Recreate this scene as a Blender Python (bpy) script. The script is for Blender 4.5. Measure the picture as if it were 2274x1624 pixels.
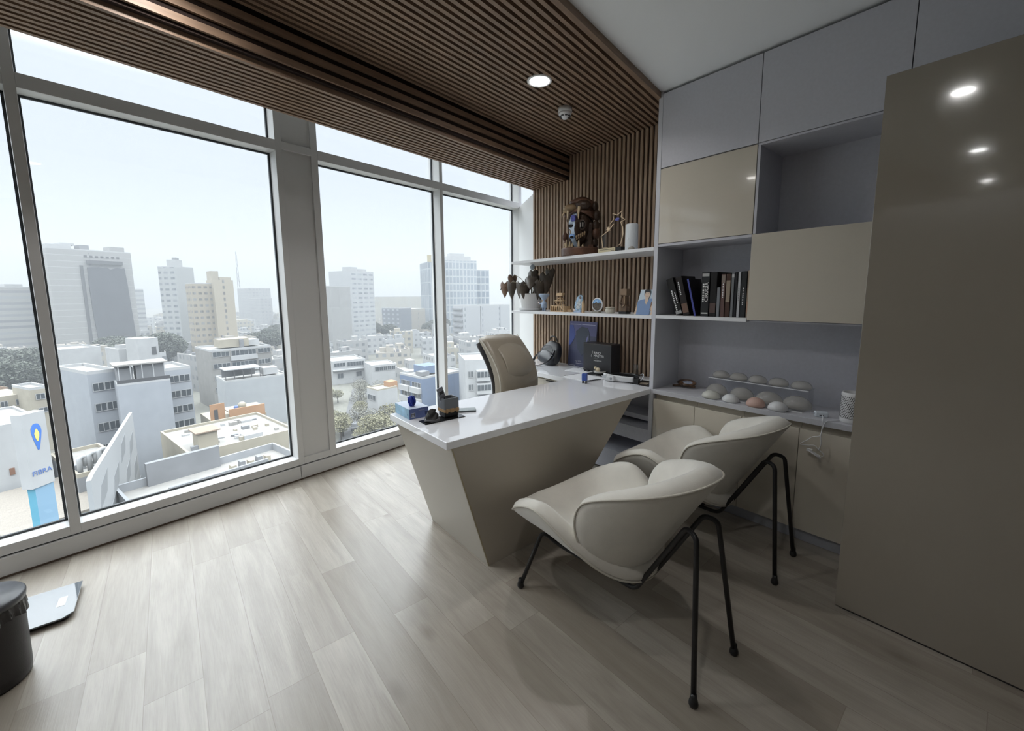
import bpy, math, random
from mathutils import Vector, Matrix
for o in list(bpy.data.objects): bpy.data.objects.remove(o)
SC = bpy.context.scene
COL = SC.collection
R = math.radians

# ------------------------------------------------------------------ camera
cam = bpy.data.cameras.new('camera'); camo = bpy.data.objects.new('camera', cam); COL.objects.link(camo)
YAW, PIT, ROL = R(50.3518), R(7.24545), R(-0.44968)
fw = Vector((-math.sin(YAW)*math.cos(PIT), math.cos(YAW)*math.cos(PIT), -math.sin(PIT)))
rt = Vector((math.cos(YAW), math.sin(YAW), 0)); up = rt.cross(fw)
r2 = rt*math.cos(ROL)+up*math.sin(ROL); u2 = up*math.cos(ROL)-rt*math.sin(ROL)
m = Matrix((r2, u2, -fw)).transposed().to_4x4(); m.translation = Vector((0, 0, 1.5)); camo.matrix_world = m
cam.sensor_width = 36; cam.sensor_fit = 'HORIZONTAL'; cam.lens = 36*921.42/2274
cam.shift_x = 0.0; cam.shift_y = (773.95-812)/2274
cam.clip_start = .02; cam.clip_end = 3000
SC.camera = camo

# ------------------------------------------------------------------ sky, exposure
SC.view_settings.view_transform = 'Standard'; SC.view_settings.look = 'None'
SC.view_settings.gamma = 1; SC.view_settings.use_curve_mapping = False
SC.view_settings.exposure = 0.62
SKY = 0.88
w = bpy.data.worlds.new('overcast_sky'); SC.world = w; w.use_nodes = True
nt = w.node_tree; nt.nodes.clear()
tc = nt.nodes.new('ShaderNodeTexCoord'); sx = nt.nodes.new('ShaderNodeSeparateXYZ')
cr = nt.nodes.new('ShaderNodeValToRGB'); bg = nt.nodes.new('ShaderNodeBackground'); wo = nt.nodes.new('ShaderNodeOutputWorld')
nt.links.new(tc.outputs['Generated'], sx.inputs[0]); nt.links.new(sx.outputs[2], cr.inputs[0])
nz = nt.nodes.new('ShaderNodeTexNoise'); nz.inputs['Scale'].default_value = 2.2; nz.inputs['Detail'].default_value = 2
nt.links.new(tc.outputs['Generated'], nz.inputs['Vector'])
mr = nt.nodes.new('ShaderNodeMapRange'); mr.inputs[3].default_value = .95; mr.inputs[4].default_value = 1.05
nt.links.new(nz.outputs[0], mr.inputs[0])
ms = nt.nodes.new('ShaderNodeMath'); ms.operation = 'MULTIPLY'; ms.inputs[1].default_value = SKY; nt.links.new(mr.outputs[0], ms.inputs[0])
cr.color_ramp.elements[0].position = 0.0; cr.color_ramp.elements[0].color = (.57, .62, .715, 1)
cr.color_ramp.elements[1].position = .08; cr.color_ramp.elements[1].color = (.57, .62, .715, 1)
for p, c in ((.22, (.53, .57, .68)), (.36, (.60, .64, .72)), (.46, (4.3, 4.45, 4.75)), (1., (6.6, 6.9, 7.4))):  # upper sky, out of view, raised steeply to light the room
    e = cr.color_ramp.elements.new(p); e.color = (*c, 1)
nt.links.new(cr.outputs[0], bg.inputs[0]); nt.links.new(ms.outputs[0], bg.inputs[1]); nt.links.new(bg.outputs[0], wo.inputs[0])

# ------------------------------------------------------------------ helpers
def tag(o, label=None, cat=None, group=None, kind=None):
    if label: o['label'] = label
    if cat: o['category'] = cat
    if group: o['group'] = group
    if kind: o['kind'] = kind
    return o
def thing(name, label, cat, loc=(0, 0, 0), rz=0, group=None):
    o = bpy.data.objects.new(name, None); COL.objects.link(o); o.location = loc; o.rotation_euler = (0, 0, rz)
    o.empty_display_size = .1
    return tag(o, label, cat, group)
def copy_tree(o, parent=None):
    c = o.copy(); COL.objects.link(c)
    if parent is not None:
        c.parent = parent; c.matrix_parent_inverse = o.matrix_parent_inverse.copy()
    for ch in list(o.children): copy_tree(ch, c)
    return c

class MB:
    def __init__(s): s.v = []; s.f = []; s.m = []; s.sm = []
    def add(s, vs, fs, mi=0, smooth=False):
        b = len(s.v); s.v += [tuple(p) for p in vs]
        for f in fs: s.f.append(tuple(b+i for i in f)); s.m.append(mi); s.sm.append(smooth)
        return s
    def box(s, x0, x1, y0, y1, z0, z1, mi=0):
        if x1 < x0: x0, x1 = x1, x0
        if y1 < y0: y0, y1 = y1, y0
        if z1 < z0: z0, z1 = z1, z0
        v = [(x0, y0, z0), (x1, y0, z0), (x1, y1, z0), (x0, y1, z0), (x0, y0, z1), (x1, y0, z1), (x1, y1, z1), (x0, y1, z1)]
        return s.add(v, [(0, 3, 2, 1), (4, 5, 6, 7), (0, 1, 5, 4), (1, 2, 6, 5), (2, 3, 7, 6), (3, 0, 4, 7)], mi)
    def xbox(s, c, sz, M, mi=0):
        hx, hy, hz = sz[0]/2, sz[1]/2, sz[2]/2
        b = MB().box(-hx, hx, -hy, hy, -hz, hz)
        return s.add([Vector(c)+M @ Vector(p) for p in b.v], b.f, mi)
    def prism(s, pts, z0, z1, mi=0, ax='z'):
        n = len(pts)
        a = sum(pts[i][0]*pts[(i+1) % n][1]-pts[(i+1) % n][0]*pts[i][1] for i in range(n))
        if a < 0: pts = pts[::-1]
        if ax == 'z': P = lambda p, h: (p[0], p[1], h)
        elif ax == 'x': P = lambda p, h: (h, p[0], p[1])
        else: P = lambda p, h: (p[0], -h, p[1])     # ax 'y': pts (x,z); extruded from y=-z0.. 
        if ax == 'y': z0, z1 = -z1, -z0
        if ax == 'y': P = lambda p, h: (p[0], -h, p[1])
        v = [P(p, z0) for p in pts]+[P(p, z1) for p in pts]
        fs = [tuple(range(n-1, -1, -1)), tuple(range(n, 2*n))]+[(i, (i+1) % n, n+(i+1) % n, n+i) for i in range(n)]
        return s.add(v, fs, mi)
    def lathe(s, prof, c=(0, 0, 0), seg=24, mi=0, smooth=True, sx=1, sy=1):
        n = len(prof); v = []
        for i in range(seg):
            a = 2*math.pi*i/seg
            for r, z in prof: v.append((c[0]+r*math.cos(a)*sx, c[1]+r*math.sin(a)*sy, c[2]+z))
        fs = []
        for i in range(seg):
            j = (i+1) % seg
            for k in range(n-1): fs.append((i*n+k, j*n+k, j*n+k+1, i*n+k+1))
        if prof[0][0] > 1e-5: fs.append(tuple(i*n for i in range(seg-1, -1, -1)))
        if prof[-1][0] > 1e-5: fs.append(tuple(i*n+n-1 for i in range(seg)))
        return s.add(v, fs, mi, smooth)
    def tube(s, pts, r, seg=8, mi=0, closed=False):
        pts = [Vector(p) for p in pts]; n = len(pts)
        rs = r if isinstance(r, (list, tuple)) else [r]*n
        prev = None; v = []
        for i in range(n):
            a = pts[i-1] if (i > 0 or closed) else pts[i]; b = pts[(i+1) % n] if (i < n-1 or closed) else pts[i]
            t = (b-a); t = t.normalized() if t.length > 1e-9 else Vector((0, 0, 1))
            if prev is None: prev = t.orthogonal().normalized()
            u = (prev-t*prev.dot(t)); u = u.normalized() if u.length > 1e-6 else t.orthogonal().normalized()
            prev = u; q = t.cross(u)
            for k in range(seg):
                an = 2*math.pi*k/seg; v.append(pts[i]+(u*math.cos(an)+q*math.sin(an))*rs[i])
        fs = []
        for i in range(n if closed else n-1):
            j = (i+1) % n
            for k in range(seg): fs.append((i*seg+k, i*seg+(k+1) % seg, j*seg+(k+1) % seg, j*seg+k))
        if not closed: fs += [tuple(range(seg-1, -1, -1)), tuple((n-1)*seg+k for k in range(seg))]
        return s.add(v, fs, mi, True)
    def sphere(s, c, r, mi=0, nu=14, nv=9, sx=1, sy=1, sz=1):
        pr = [(r*math.sin(math.pi*k/nv), -r*math.cos(math.pi*k/nv)*sz) for k in range(nv+1)]
        pr[0] = (0, pr[0][1]); pr[-1] = (0, pr[-1][1])
        return s.lathe(pr, c, nu, mi, True, sx, sy)
    def grid(s, fn, nu, nv, mi=0, closeu=False, smooth=True):
        v = [fn(i/(nu if closeu else nu-1), j/(nv-1)) for i in range(nu) for j in range(nv)]
        fs = []
        for i in range(nu if closeu else nu-1):
            k = (i+1) % nu
            for j in range(nv-1): fs.append((i*nv+j, k*nv+j, k*nv+j+1, i*nv+j+1))
        return s.add(v, fs, mi, smooth)
    def build(s, name, mat, parent=None, bevel=0, sub=0, loc=None, rot=None, smooth=False, seg=2):
        me = bpy.data.meshes.new(name); me.from_pydata([tuple(p) for p in s.v], [], s.f)
        mats = mat if isinstance(mat, (list, tuple)) else [mat]
        for x in mats: me.materials.append(x)
        for i, p in enumerate(me.polygons):
            p.material_index = s.m[i]; p.use_smooth = s.sm[i] or smooth
        me.validate(); me.update()
        o = bpy.data.objects.new(name, me); COL.objects.link(o)
        if parent: o.parent = parent
        if loc: o.location = loc
        if rot: o.rotation_euler = rot
        if bevel:
            b = o.modifiers.new('bevel', 'BEVEL'); b.width = bevel; b.segments = seg; b.limit_method = 'ANGLE'
        if sub:
            q = o.modifiers.new('sub', 'SUBSURF'); q.levels = sub; q.render_levels = sub
        return o
def struct(name, mb, mat, **k): return tag(mb.build(name, mat, **k), kind='structure')
def bez(pts, n=8):
    """Catmull-Rom through points"""
    P = [Vector(p) for p in pts]; P = [P[0]*2-P[1]]+P+[P[-1]*2-P[-2]]; out = []
    for i in range(1, len(P)-2):
        for k in range(n):
            t = k/n; a, b, c, d = P[i-1], P[i], P[i+1], P[i+2]
            out.append(.5*((2*b)+(c-a)*t+(2*a-5*b+4*c-d)*t*t+(3*b-a-3*c+d)*t**3))
    out.append(P[-2]); return out
def fillet(pts, r, n=5):
    P = [Vector(p) for p in pts]; out = [P[0]]
    for i in range(1, len(P)-1):
        a = (P[i-1]-P[i]); b = (P[i+1]-P[i]); rr = min(r, a.length*.45, b.length*.45)
        p0 = P[i]+a.normalized()*rr; p1 = P[i]+b.normalized()*rr
        for k in range(n+1):
            t = k/n; out.append(p0*(1-t)**2+P[i]*2*t*(1-t)+p1*t*t)
    out.append(P[-1]); return out

MC = {}
def mat(name, col, rough=.5, metal=0, noise=0, nscale=8, bump=0, bscale=40, coat=0, spec=.5, emis=None, trans=0, alpha=1, stretch=None, ior=1.45):
    if name in MC: return MC[name]
    M = bpy.data.materials.new(name); M.use_nodes = True; n = M.node_tree; b = n.nodes['Principled BSDF']
    b.inputs['Base Color'].default_value = (*col, 1); b.inputs['Roughness'].default_value = rough; b.inputs['Metallic'].default_value = metal
    b.inputs['Coat Weight'].default_value = coat; b.inputs['Coat Roughness'].default_value = .04; b.inputs['Specular IOR Level'].default_value = spec
    b.inputs['Transmission Weight'].default_value = trans; b.inputs['Alpha'].default_value = alpha; b.inputs['IOR'].default_value = ior
    if emis: b.inputs['Emission Color'].default_value = (*emis[0], 1); b.inputs['Emission Strength'].default_value = emis[1]
    if noise or bump:
        t = n.nodes.new('ShaderNodeTexCoord'); mp = n.nodes.new('ShaderNodeMapping'); n.links.new(t.outputs['Object'], mp.inputs[0])
        if stretch: mp.inputs['Scale'].default_value = stretch
    if noise:
        z = n.nodes.new('ShaderNodeTexNoise'); z.inputs['Scale'].default_value = nscale; z.inputs['Detail'].default_value = 5
        n.links.new(mp.outputs[0], z.inputs['Vector'])
        h = n.nodes.new('ShaderNodeHueSaturation'); h.inputs['Color'].default_value = (*col, 1)
        r_ = n.nodes.new('ShaderNodeMapRange'); r_.inputs[3].default_value = 1-noise; r_.inputs[4].default_value = 1+noise
        r_.inputs[1].default_value = .3; r_.inputs[2].default_value = .7
        n.links.new(z.outputs[0], r_.inputs[0]); n.links.new(r_.outputs[0], h.inputs['Value']); n.links.new(h.outputs[0], b.inputs['Base Color'])
    if bump:
        z = n.nodes.new('ShaderNodeTexNoise'); z.inputs['Scale'].default_value = bscale; z.inputs['Detail'].default_value = 6
        n.links.new(mp.outputs[0], z.inputs['Vector']); u = n.nodes.new('ShaderNodeBump'); u.inputs['Strength'].default_value = bump; u.inputs['Distance'].default_value = .01
        n.links.new(z.outputs[0], u.inputs['Height']); n.links.new(u.outputs[0], b.inputs['Normal'])
    MC[name] = M; return M

class NT:      # tiny node-graph helper
    def __init__(s, name):
        s.M = bpy.data.materials.new(name); s.M.use_nodes = True; s.n = s.M.node_tree; s.b = s.n.nodes['Principled BSDF']
        s.out = s.n.nodes['Material Output']
    def node(s, t, **k):
        x = s.n.nodes.new('ShaderNode'+t)
        for a, v in k.items(): setattr(x, a, v)
        return x
    def link(s, a, b): s.n.links.new(a, b)
    def math(s, op, a, b=None, c=None):
        x = s.node('Math', operation=op)
        for i, v in enumerate((a, b, c)):
            if v is None: continue
            if isinstance(v, (int, float)): x.inputs[i].default_value = v
            else: s.link(v, x.inputs[i])
        return x.outputs[0]
    def mix(s, f, a, b):
        x = s.node('Mix', data_type='RGBA')
        for i, v in ((0, f), (6, a), (7, b)):
            if isinstance(v, (int, float)): x.inputs[i].default_value = v
            elif isinstance(v, tuple): x.inputs[i].default_value = (*v, 1)
            else: s.link(v, x.inputs[i])
        return x.outputs[2]

def floor_mat():
    g = NT('oak_plank_floor'); t = g.node('TexCoord'); mp = g.node('Mapping'); g.link(t.outputs['Object'], mp.inputs[0])
    mp.inputs['Location'].default_value = (0.35, -.528, 0)
    sp = g.node('SeparateXYZ'); g.link(mp.outputs[0], sp.inputs[0]); x, y = sp.outputs[0], sp.outputs[1]
    W, Ln = .18, 1.22
    row = g.math('FLOOR', g.math('DIVIDE', y, W))
    wn = g.node('TexWhiteNoise', noise_dimensions='1D'); g.link(row, wn.inputs['W'])
    xs = g.math('ADD', g.math('DIVIDE', x, Ln), wn.outputs['Value']); cx = g.math('FLOOR', xs)
    cell = g.math('ADD', g.math('MULTIPLY', row, 17.31), g.math('MULTIPLY', cx, 5.77))
    w2 = g.node('TexWhiteNoise', noise_dimensions='1D'); g.link(cell, w2.inputs['W']); rnd = w2.outputs['Value']
    cb = g.node('CombineXYZ'); g.link(g.math('MULTIPLY', x, 1.1), cb.inputs[0]); g.link(g.math('MULTIPLY', y, 9), cb.inputs[1]); g.link(g.math('MULTIPLY', rnd, 40), cb.inputs[2])
    n1 = g.node('TexNoise'); n1.inputs['Scale'].default_value = 1.6; n1.inputs['Detail'].default_value = 8; n1.inputs['Roughness'].default_value = .6; n1.inputs['Distortion'].default_value = .6; g.link(cb.outputs[0], n1.inputs['Vector'])
    cb2 = g.node('CombineXYZ'); g.link(g.math('MULTIPLY', x, 6), cb2.inputs[0]); g.link(g.math('MULTIPLY', y, 130), cb2.inputs[1]); g.link(rnd, cb2.inputs[2])
    n2 = g.node('TexNoise'); n2.inputs['Scale'].default_value = 1.5; n2.inputs['Detail'].default_value = 4; g.link(cb2.outputs[0], n2.inputs['Vector'])
    # knots
    vo = g.node('TexVoronoi'); vo.inputs['Scale'].default_value = 1.0
    cb3 = g.node('CombineXYZ'); g.link(g.math('MULTIPLY', x, 1.6), cb3.inputs[0]); g.link(g.math('MULTIPLY', y, 3.2), cb3.inputs[1]); g.link(g.math('MULTIPLY', rnd, 3), cb3.inputs[2])
    g.link(cb3.outputs[0], vo.inputs['Vector'])
    kn = g.node('MapRange'); kn.inputs[1].default_value = .03; kn.inputs[2].default_value = .12; kn.inputs[3].default_value = 1; kn.inputs[4].default_value = 0; g.link(vo.outputs['Distance'], kn.inputs[0])
    c1 = g.mix(rnd, (.285, .25, .205), (.435, .40, .345))
    f1 = g.node('MapRange'); f1.inputs[1].default_value = .35; f1.inputs[2].default_value = .7; g.link(n1.outputs[0], f1.inputs[0])
    c2 = g.mix(g.math('MULTIPLY', f1.outputs[0], .6), c1, (.20, .168, .135))
    f2 = g.node('MapRange'); f2.inputs[1].default_value = .45; f2.inputs[2].default_value = .75; g.link(n2.outputs[0], f2.inputs[0])
    c3 = g.mix(g.math('MULTIPLY', f2.outputs[0], .25), c2, (.18, .15, .12))
    c4 = g.mix(g.math('MULTIPLY', kn.outputs[0], .6), c3, (.17, .14, .11))
    fy = g.math('FRACT', g.math('DIVIDE', y, W)); fx = g.math('FRACT', xs)
    ey = g.math('MINIMUM', fy, g.math('SUBTRACT', 1, fy)); ex = g.math('MULTIPLY', g.math('MINIMUM', fx, g.math('SUBTRACT', 1, fx)), Ln/W)
    ed = g.math('LESS_THAN', g.math('MINIMUM', ey, ex), .007)
    c5 = g.mix(g.math('MULTIPLY', ed, .55), c4, (.16, .13, .10))
    g.link(c5, g.b.inputs['Base Color']); g.b.inputs['Roughness'].default_value = .36; g.b.inputs['Specular IOR Level'].default_value = .9
    bu = g.node('Bump'); bu.inputs['Strength'].default_value = .15; bu.inputs['Distance'].default_value = .002
    g.link(g.math('SUBTRACT', n2.outputs[0], ed), bu.inputs['Height']); g.link(bu.outputs[0], g.b.inputs['Normal'])
    return g.M

def glass_mat(name, tint=(.96, .98, .97), refl=1.0, rough=0.0):
    g = NT(name); g.n.nodes.remove(g.b)
    tr = g.node('BsdfTransparent'); tr.inputs[0].default_value = (*tint, 1); gl = g.node('BsdfGlossy'); gl.inputs['Roughness'].default_value = rough
    fr = g.node('Fresnel'); fr.inputs[0].default_value = 1.45; mx = g.node('MixShader')
    ge = g.node('NewGeometry')
    g.link(g.math('MULTIPLY', g.math('MULTIPLY', fr.outputs[0], refl), g.math('SUBTRACT', 1, ge.outputs['Backfacing'])), mx.inputs[0]); g.link(tr.outputs[0], mx.inputs[1]); g.link(gl.outputs[0], mx.inputs[2]); g.link(mx.outputs[0], g.out.inputs[0])
    return g.M

def facade(name, wall, win=(.16, .18, .2), pw=3.0, fh=3.0, wu=.55, wv=.45, sides='xy', roof=(.6, .58, .55), ou=0., line=None, rnd=.35):
    """wall with a procedural grid of windows in object space; wall faces only"""
    g = NT(name); t = g.node('TexCoord'); sp = g.node('SeparateXYZ'); sn = g.node('SeparateXYZ')
    g.link(t.outputs['Object'], sp.inputs[0]); g.link(t.outputs['Normal'], sn.inputs[0])
    nx = g.math('ABSOLUTE', sn.outputs[0]); nzv = g.math('ABSOLUTE', sn.outputs[2])
    isx = g.math('GREATER_THAN', nx, .5); isz = g.math('GREATER_THAN', nzv, .5)
    u = g.math('ADD', g.math('MULTIPLY', isx, sp.outputs[1]), g.math('MULTIPLY', g.math('SUBTRACT', 1, isx), sp.outputs[0]))
    uu = g.math('ADD', g.math('DIVIDE', u, pw), ou); vv = g.math('DIVIDE', sp.outputs[2], fh)
    fu = g.math('FRACT', uu); fv = g.math('FRACT', vv)
    a = g.math('LESS_THAN', g.math('ABSOLUTE', g.math('SUBTRACT', fu, .5)), wu/2)
    b = g.math('LESS_THAN', g.math('ABSOLUTE', g.math('SUBTRACT', fv, .5)), wv/2)
    k = g.math('MULTIPLY', a, b)
    if sides == 'x': k = g.math('MULTIPLY', k, isx)
    if sides == 'y': k = g.math('MULTIPLY', k, g.math('SUBTRACT', 1, isx))
    k = g.math('MULTIPLY', k, g.math('SUBTRACT', 1, isz))
    wn = g.node('TexWhiteNoise', noise_dimensions='2D'); cb = g.node('CombineXYZ'); g.link(g.math('FLOOR', g.math('MULTIPLY', uu, 2)), cb.inputs[0]); g.link(g.math('FLOOR', vv), cb.inputs[1]); g.link(cb.outputs[0], wn.inputs['Vector'])
    wc = g.mix(g.math('MULTIPLY', wn.outputs['Value'], rnd), win, (.38, .40, .41))
    no = g.node('TexNoise'); no.inputs['Scale'].default_value = .35; no.inputs['Detail'].default_value = 4; g.link(t.outputs['Object'], no.inputs['Vector'])
    base = g.mix(g.math('MULTIPLY', no.outputs[0], .25), wall, tuple(x*.72 for x in wall))
    if line:
        lk = g.math('MULTIPLY', g.math('LESS_THAN', fv, .07), g.math('SUBTRACT', 1, isz)); base = g.mix(g.math('MULTIPLY', lk, .6), base, line)
    c = g.mix(isz, g.mix(k, base, wc), roof)
    g.link(c, g.b.inputs['Base Color']); g.b.inputs['Roughness'].default_value = .7
    return g.M

def text(name, s, size, M, parent, loc, rot, extrude=.0006, align='CENTER', sx=1):
    cu = bpy.data.curves.new(name, 'FONT'); cu.body = s; cu.size = size; cu.extrude = extrude; cu.align_x = align; cu.align_y = 'CENTER'
    o = bpy.data.objects.new(name, cu); COL.objects.link(o); bpy.context.view_layer.update()
    me = bpy.data.meshes.new_from_object(o.evaluated_get(bpy.context.evaluated_depsgraph_get()))
    bpy.data.objects.remove(o); me.materials.clear(); me.materials.append(M)
    q = bpy.data.objects.new(name, me); COL.objects.link(q); q.parent = parent; q.location = loc; q.rotation_euler = rot; q.scale = (sx, 1, 1)
    return q
FR = (R(90), 0, 0)         # text standing, readable from -y

# ------------------------------------------------------------------ shared materials
M_floor = floor_mat()
M_white = mat('white_paint', (.80, .80, .79), .6)
M_ceil = mat('ceiling_paint', (.88, .90, .92), .8)
M_frame = mat('window_frame_grey', (.66, .66, .655), .38, metal=0)
M_gask = mat('black_gasket', (.05, .055, .06), .5)
M_lam = mat('grey_laminate', (.56, .565, .62), .45, noise=.03, nscale=60)
M_lamw = mat('white_laminate', (.80, .81, .83), .3)
M_beige = mat('gloss_beige', (.62, .575, .49), .13, coat=.5, noise=.02, nscale=3)
M_beigem = mat('satin_beige', (.60, .545, .45), .35)
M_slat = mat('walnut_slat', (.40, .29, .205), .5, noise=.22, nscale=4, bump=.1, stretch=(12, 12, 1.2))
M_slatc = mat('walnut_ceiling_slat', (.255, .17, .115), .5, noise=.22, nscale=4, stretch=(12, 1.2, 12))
M_back = mat('dark_felt_backing', (.022, .012, .009), .9)
M_top = mat('white_gloss_worktop', (.86, .87, .90), .06, coat=.6)
M_black = mat('black_powder_metal', (.012, .012, .013), .38)
M_blackp = mat('black_plastic', (.015, .015, .016), .35)
M_glass = glass_mat('window_glass')
M_clear = glass_mat('clear_acrylic', (.97, .98, .985), 1.6)
M_seam = mat('dark_gap', (.03, .028, .03), .8)
M_chrome = mat('chrome', (.6, .6, .62), .18, metal=1)

# ------------------------------------------------------------------ room frame of reference
TW = R(-10.14916); U = Vector((math.sin(TW), math.cos(TW), 0)); N = Vector((math.cos(TW), -math.sin(TW), 0)); O = Vector((-3.521, 0, 0))
def Wp(s, d, z=0): p = O+U*s+N*d; return (p.x, p.y, z)
WROT = -TW      # local frame: x = N, y = U  -> rotation about z by -TW
YF, YB, ZC = 2.841, 3.27, 2.93
def wbox(mb, s0, s1, d0, d1, z0, z1, mi=0): return mb.box(d0, d1, s0, s1, z0, z1, mi)   # in window-local coords (x=d, y=s)
WL = dict(loc=tuple(O), rot=(0, 0, WROT))
WR = math.atan2(N.y, N.x)
WL['rot'] = (0, 0, WR)

# floor, ceilings, walls
fl = MB().prism([Wp(-5, .0)[:2], Wp(3.75, .0)[:2], (2.2, 3.4), (2.2, -4.9)], -.12, 0); struct('floor', fl, M_floor)
mb = MB(); mb.prism([Wp(-5, 2.245)[:2], Wp(3.2, 2.245)[:2], (2.2, 3.4), (2.2, -4.9)], ZC, ZC+.1); struct('ceiling', mb, M_ceil)
M_far = mat('darkened_wall', (.20, .19, .18), .7)  # unseen walls, darkened in colour to cut their bounce light
struct('wall_right', MB().box(2.2, 2.3, -4.9, 3.4, 0, 3.1), M_far)
struct('wall_rear', MB().prism([(2.2, -4.9), (2.2, -5.0), Wp(-5.1, -.3)[:2], Wp(-5, -.3)[:2]], 0, 3.1), M_far)
struct('wall_back', MB().box(-3.53, 2.2, YB+.015, YB+.13, 0, 3.2), M_white)
# slatted ceiling (upper zone, beam, soffit) in window-local coordinates
PIT_ = .0452
def slats(name, d0, d1, z, s0=-5.0, s1=3.52, th=.03, zt=None, n=None):
    mb = MB(); k = int(round((d1-d0)/PIT_))
    for i in range(k):
        d = d0+i*PIT_+.006; wbox(mb, s0, s1, d, d+.0235, z, z+th)
    return mb
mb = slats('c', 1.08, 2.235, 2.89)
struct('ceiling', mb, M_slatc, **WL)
mb = MB(); wbox(mb, -5, 3.7, 1.04, 2.245, 2.915, 3.02); struct('ceiling', mb, M_back, **WL)
mb = MB(); wbox(mb, -5, 3.52, 2.226, 2.25, 2.888, 2.955); struct('trim_1', mb, M_slatc, **WL)
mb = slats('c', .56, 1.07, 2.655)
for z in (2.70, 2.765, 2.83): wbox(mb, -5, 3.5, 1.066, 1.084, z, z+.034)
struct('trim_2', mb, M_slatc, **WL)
mb = MB(); wbox(mb, -5, 3.5, .565, 1.068, 2.684, 3.1); struct('trim_3', mb, M_back, **WL)
mb = MB(); wbox(mb, -5, 5.5, -.2, .6, 3.1, 3.2); struct('ceiling', mb, M_white, **WL)

# slat wall
mb = MB(); x = -3.53
while x < -1.79:
    mb.box(x, x+.0235, YB-.022, YB+.002, 0, 2.89 if x > -3.0 else 2.66); x += PIT_
struct('wall_back', mb, M_slat)
struct('wall_back', MB().box(-3.53, -1.76, YB, YB+.015, 0, 2.9), M_back)
# grey side panel between slats and window
pA = Vector((-3.53, YB-.022)); pB = Vector(Wp(3.64, 0)[:2])
mb = MB(); dn = (pB-pA).normalized(); nn = Vector((dn.y, -dn.x))*.06
mb.prism([tuple(pA), tuple(pB), tuple(pB+nn), tuple(pA+nn)], 0, 2.62); struct('wall_left', mb, M_frame)

# ------------------------------------------------------------------ window wall
def pane(mb, s0, s1, z0, z1): wbox(mb, s0, s1, -.126, -.118, z0, z1)
ZT0, ZT1, ZB, ZTOP = 2.60, 2.675, .175, 3.1
wins = [(-1.6, -.555), (-.51, .745), (1.065, 2.333), (2.375, 3.64), (3.69, 5.2)]  # first window cut short out of view to dim the right-hand floor
for i, (a, b) in enumerate(wins):
    z0 = ZB if i < 4 else 2.66
    mb = MB()
    wbox(mb, a, b, -.12, 0, ZT0, ZT1)                                  # transom
    if i < 4:
        wbox(mb, a, b, -.16, -.0, .12, ZB)                             # bottom rail
    r = struct('window_%d' % (i+1), mb, M_frame, bevel=.002, **WL)
    g = MB()
    if i < 4: pane(g, a, b, ZB, ZT0)
    pane(g, a, b, ZT1, ZTOP)
    p = g.build('pane', M_glass, r)
    q = MB()
    for (zz0, zz1) in (((ZB, ZT0), (ZT1, ZTOP)) if i < 4 else ((ZT1, ZTOP),)):
        wbox(q, a, a+.012, -.128, -.112, zz0, zz1); wbox(q, b-.012, b, -.128, -.112, zz0, zz1)
        wbox(q, a, b, -.128, -.112, zz0, zz0+.012); wbox(q, a, b, -.128, -.112, zz1-.012, zz1)
    q.build('gasket', M_gask, r)
mul = MB()
for a, b in ((-.555, -.51), (2.333, 2.375), (3.64, 3.69)): wbox(mul, a, b, -.17, 0, .12, ZTOP)
struct('trim_4', mul, M_frame, bevel=.002, **WL)
for (a, b) in ((.745, 1.065), (-1.92, -1.6)):  # second post is out of view, moved in with the shortened window
    cm = MB()
    wbox(cm, a, b, -.17, -.016, .12, ZTOP)
    wbox(cm, a, a+.046, -.02, 0, .12, ZTOP); wbox(cm, b-.054, b, -.02, 0, .12, ZTOP)
    wbox(cm, a+.046, b-.054, -.02, 0, .12, .178); wbox(cm, a+.046, b-.054, -.02, 0, 2.62, 2.675)
    struct('trim_5', cm, M_frame, bevel=.0015, **WL)
mb = MB(); wbox(mb, -5, -1.92, -.17, 0, 0, ZTOP); struct('wall_left', mb, M_far, **WL)  # unseen stretch, brought forward to keep daylight off the right-hand floor
# upstand box (baseboard) with a seam and a raised lip
mb = MB()
for a, b in ((-5, .752), (.756, 3.64)):
    wbox(mb, a, b, -.18, 0.012, .008, .112)
struct('baseboard_left', mb, M_frame, bevel=.003, **WL)
mb = MB(); wbox(mb, -5, 3.64, -.16, -.012, .11, .122); struct('trim_6', mb, M_gask, **WL)
mb = MB(); wbox(mb, -5, 3.62, .012, .016, 0, .01); struct('trim_7', mb, mat('dark_brown_line', (.10, .07, .05), .7), **WL)

# ------------------------------------------------------------------ ceiling lamps and smoke detector
M_lamp = mat('lamp_diffuser', (1, 1, 1), .5, emis=((1, .97, .93), 22))
POW = 3.6
def downlight(x, y, z, label):
    t = thing('downlight', label, 'ceiling light', (x, y, z), 0, 'recessed ceiling downlights')
    MB().lathe([(.060, .006), (.060, 0), (.075, -.004), (.082, .0), (.082, .006)], seg=28).build('trim_ring', M_lamw, t)
    MB().lathe([(0, .0), (.060, .0), (.060, .005), (0, .005)], seg=28).build('diffuser', M_lamp, t)
    l = bpy.data.lights.new('lamp', 'AREA'); l.shape = 'DISK'; l.size = .12; l.energy = POW; l.color = (1, .98, .955); l.spread = R(150)
    lo = bpy.data.objects.new('lamp', l); COL.objects.link(lo); lo.parent = t; lo.location = (0, 0, -.006)
downlight(-2.117, 2.005, 2.889, 'lit round downlight in the slatted wood ceiling beside the smoke detector')
downlight(-2.16, .10, 2.889, 'lit round downlight in the slatted wood ceiling nearer the camera')
for y, q in ((.19, 'nearest the cabinet wall'), (-1.77, 'second from the cabinet wall'), (-3.59, 'farthest from the cabinet wall')):
    downlight(-.375, y, ZC, 'lit round downlight in the white ceiling '+q)
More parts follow.
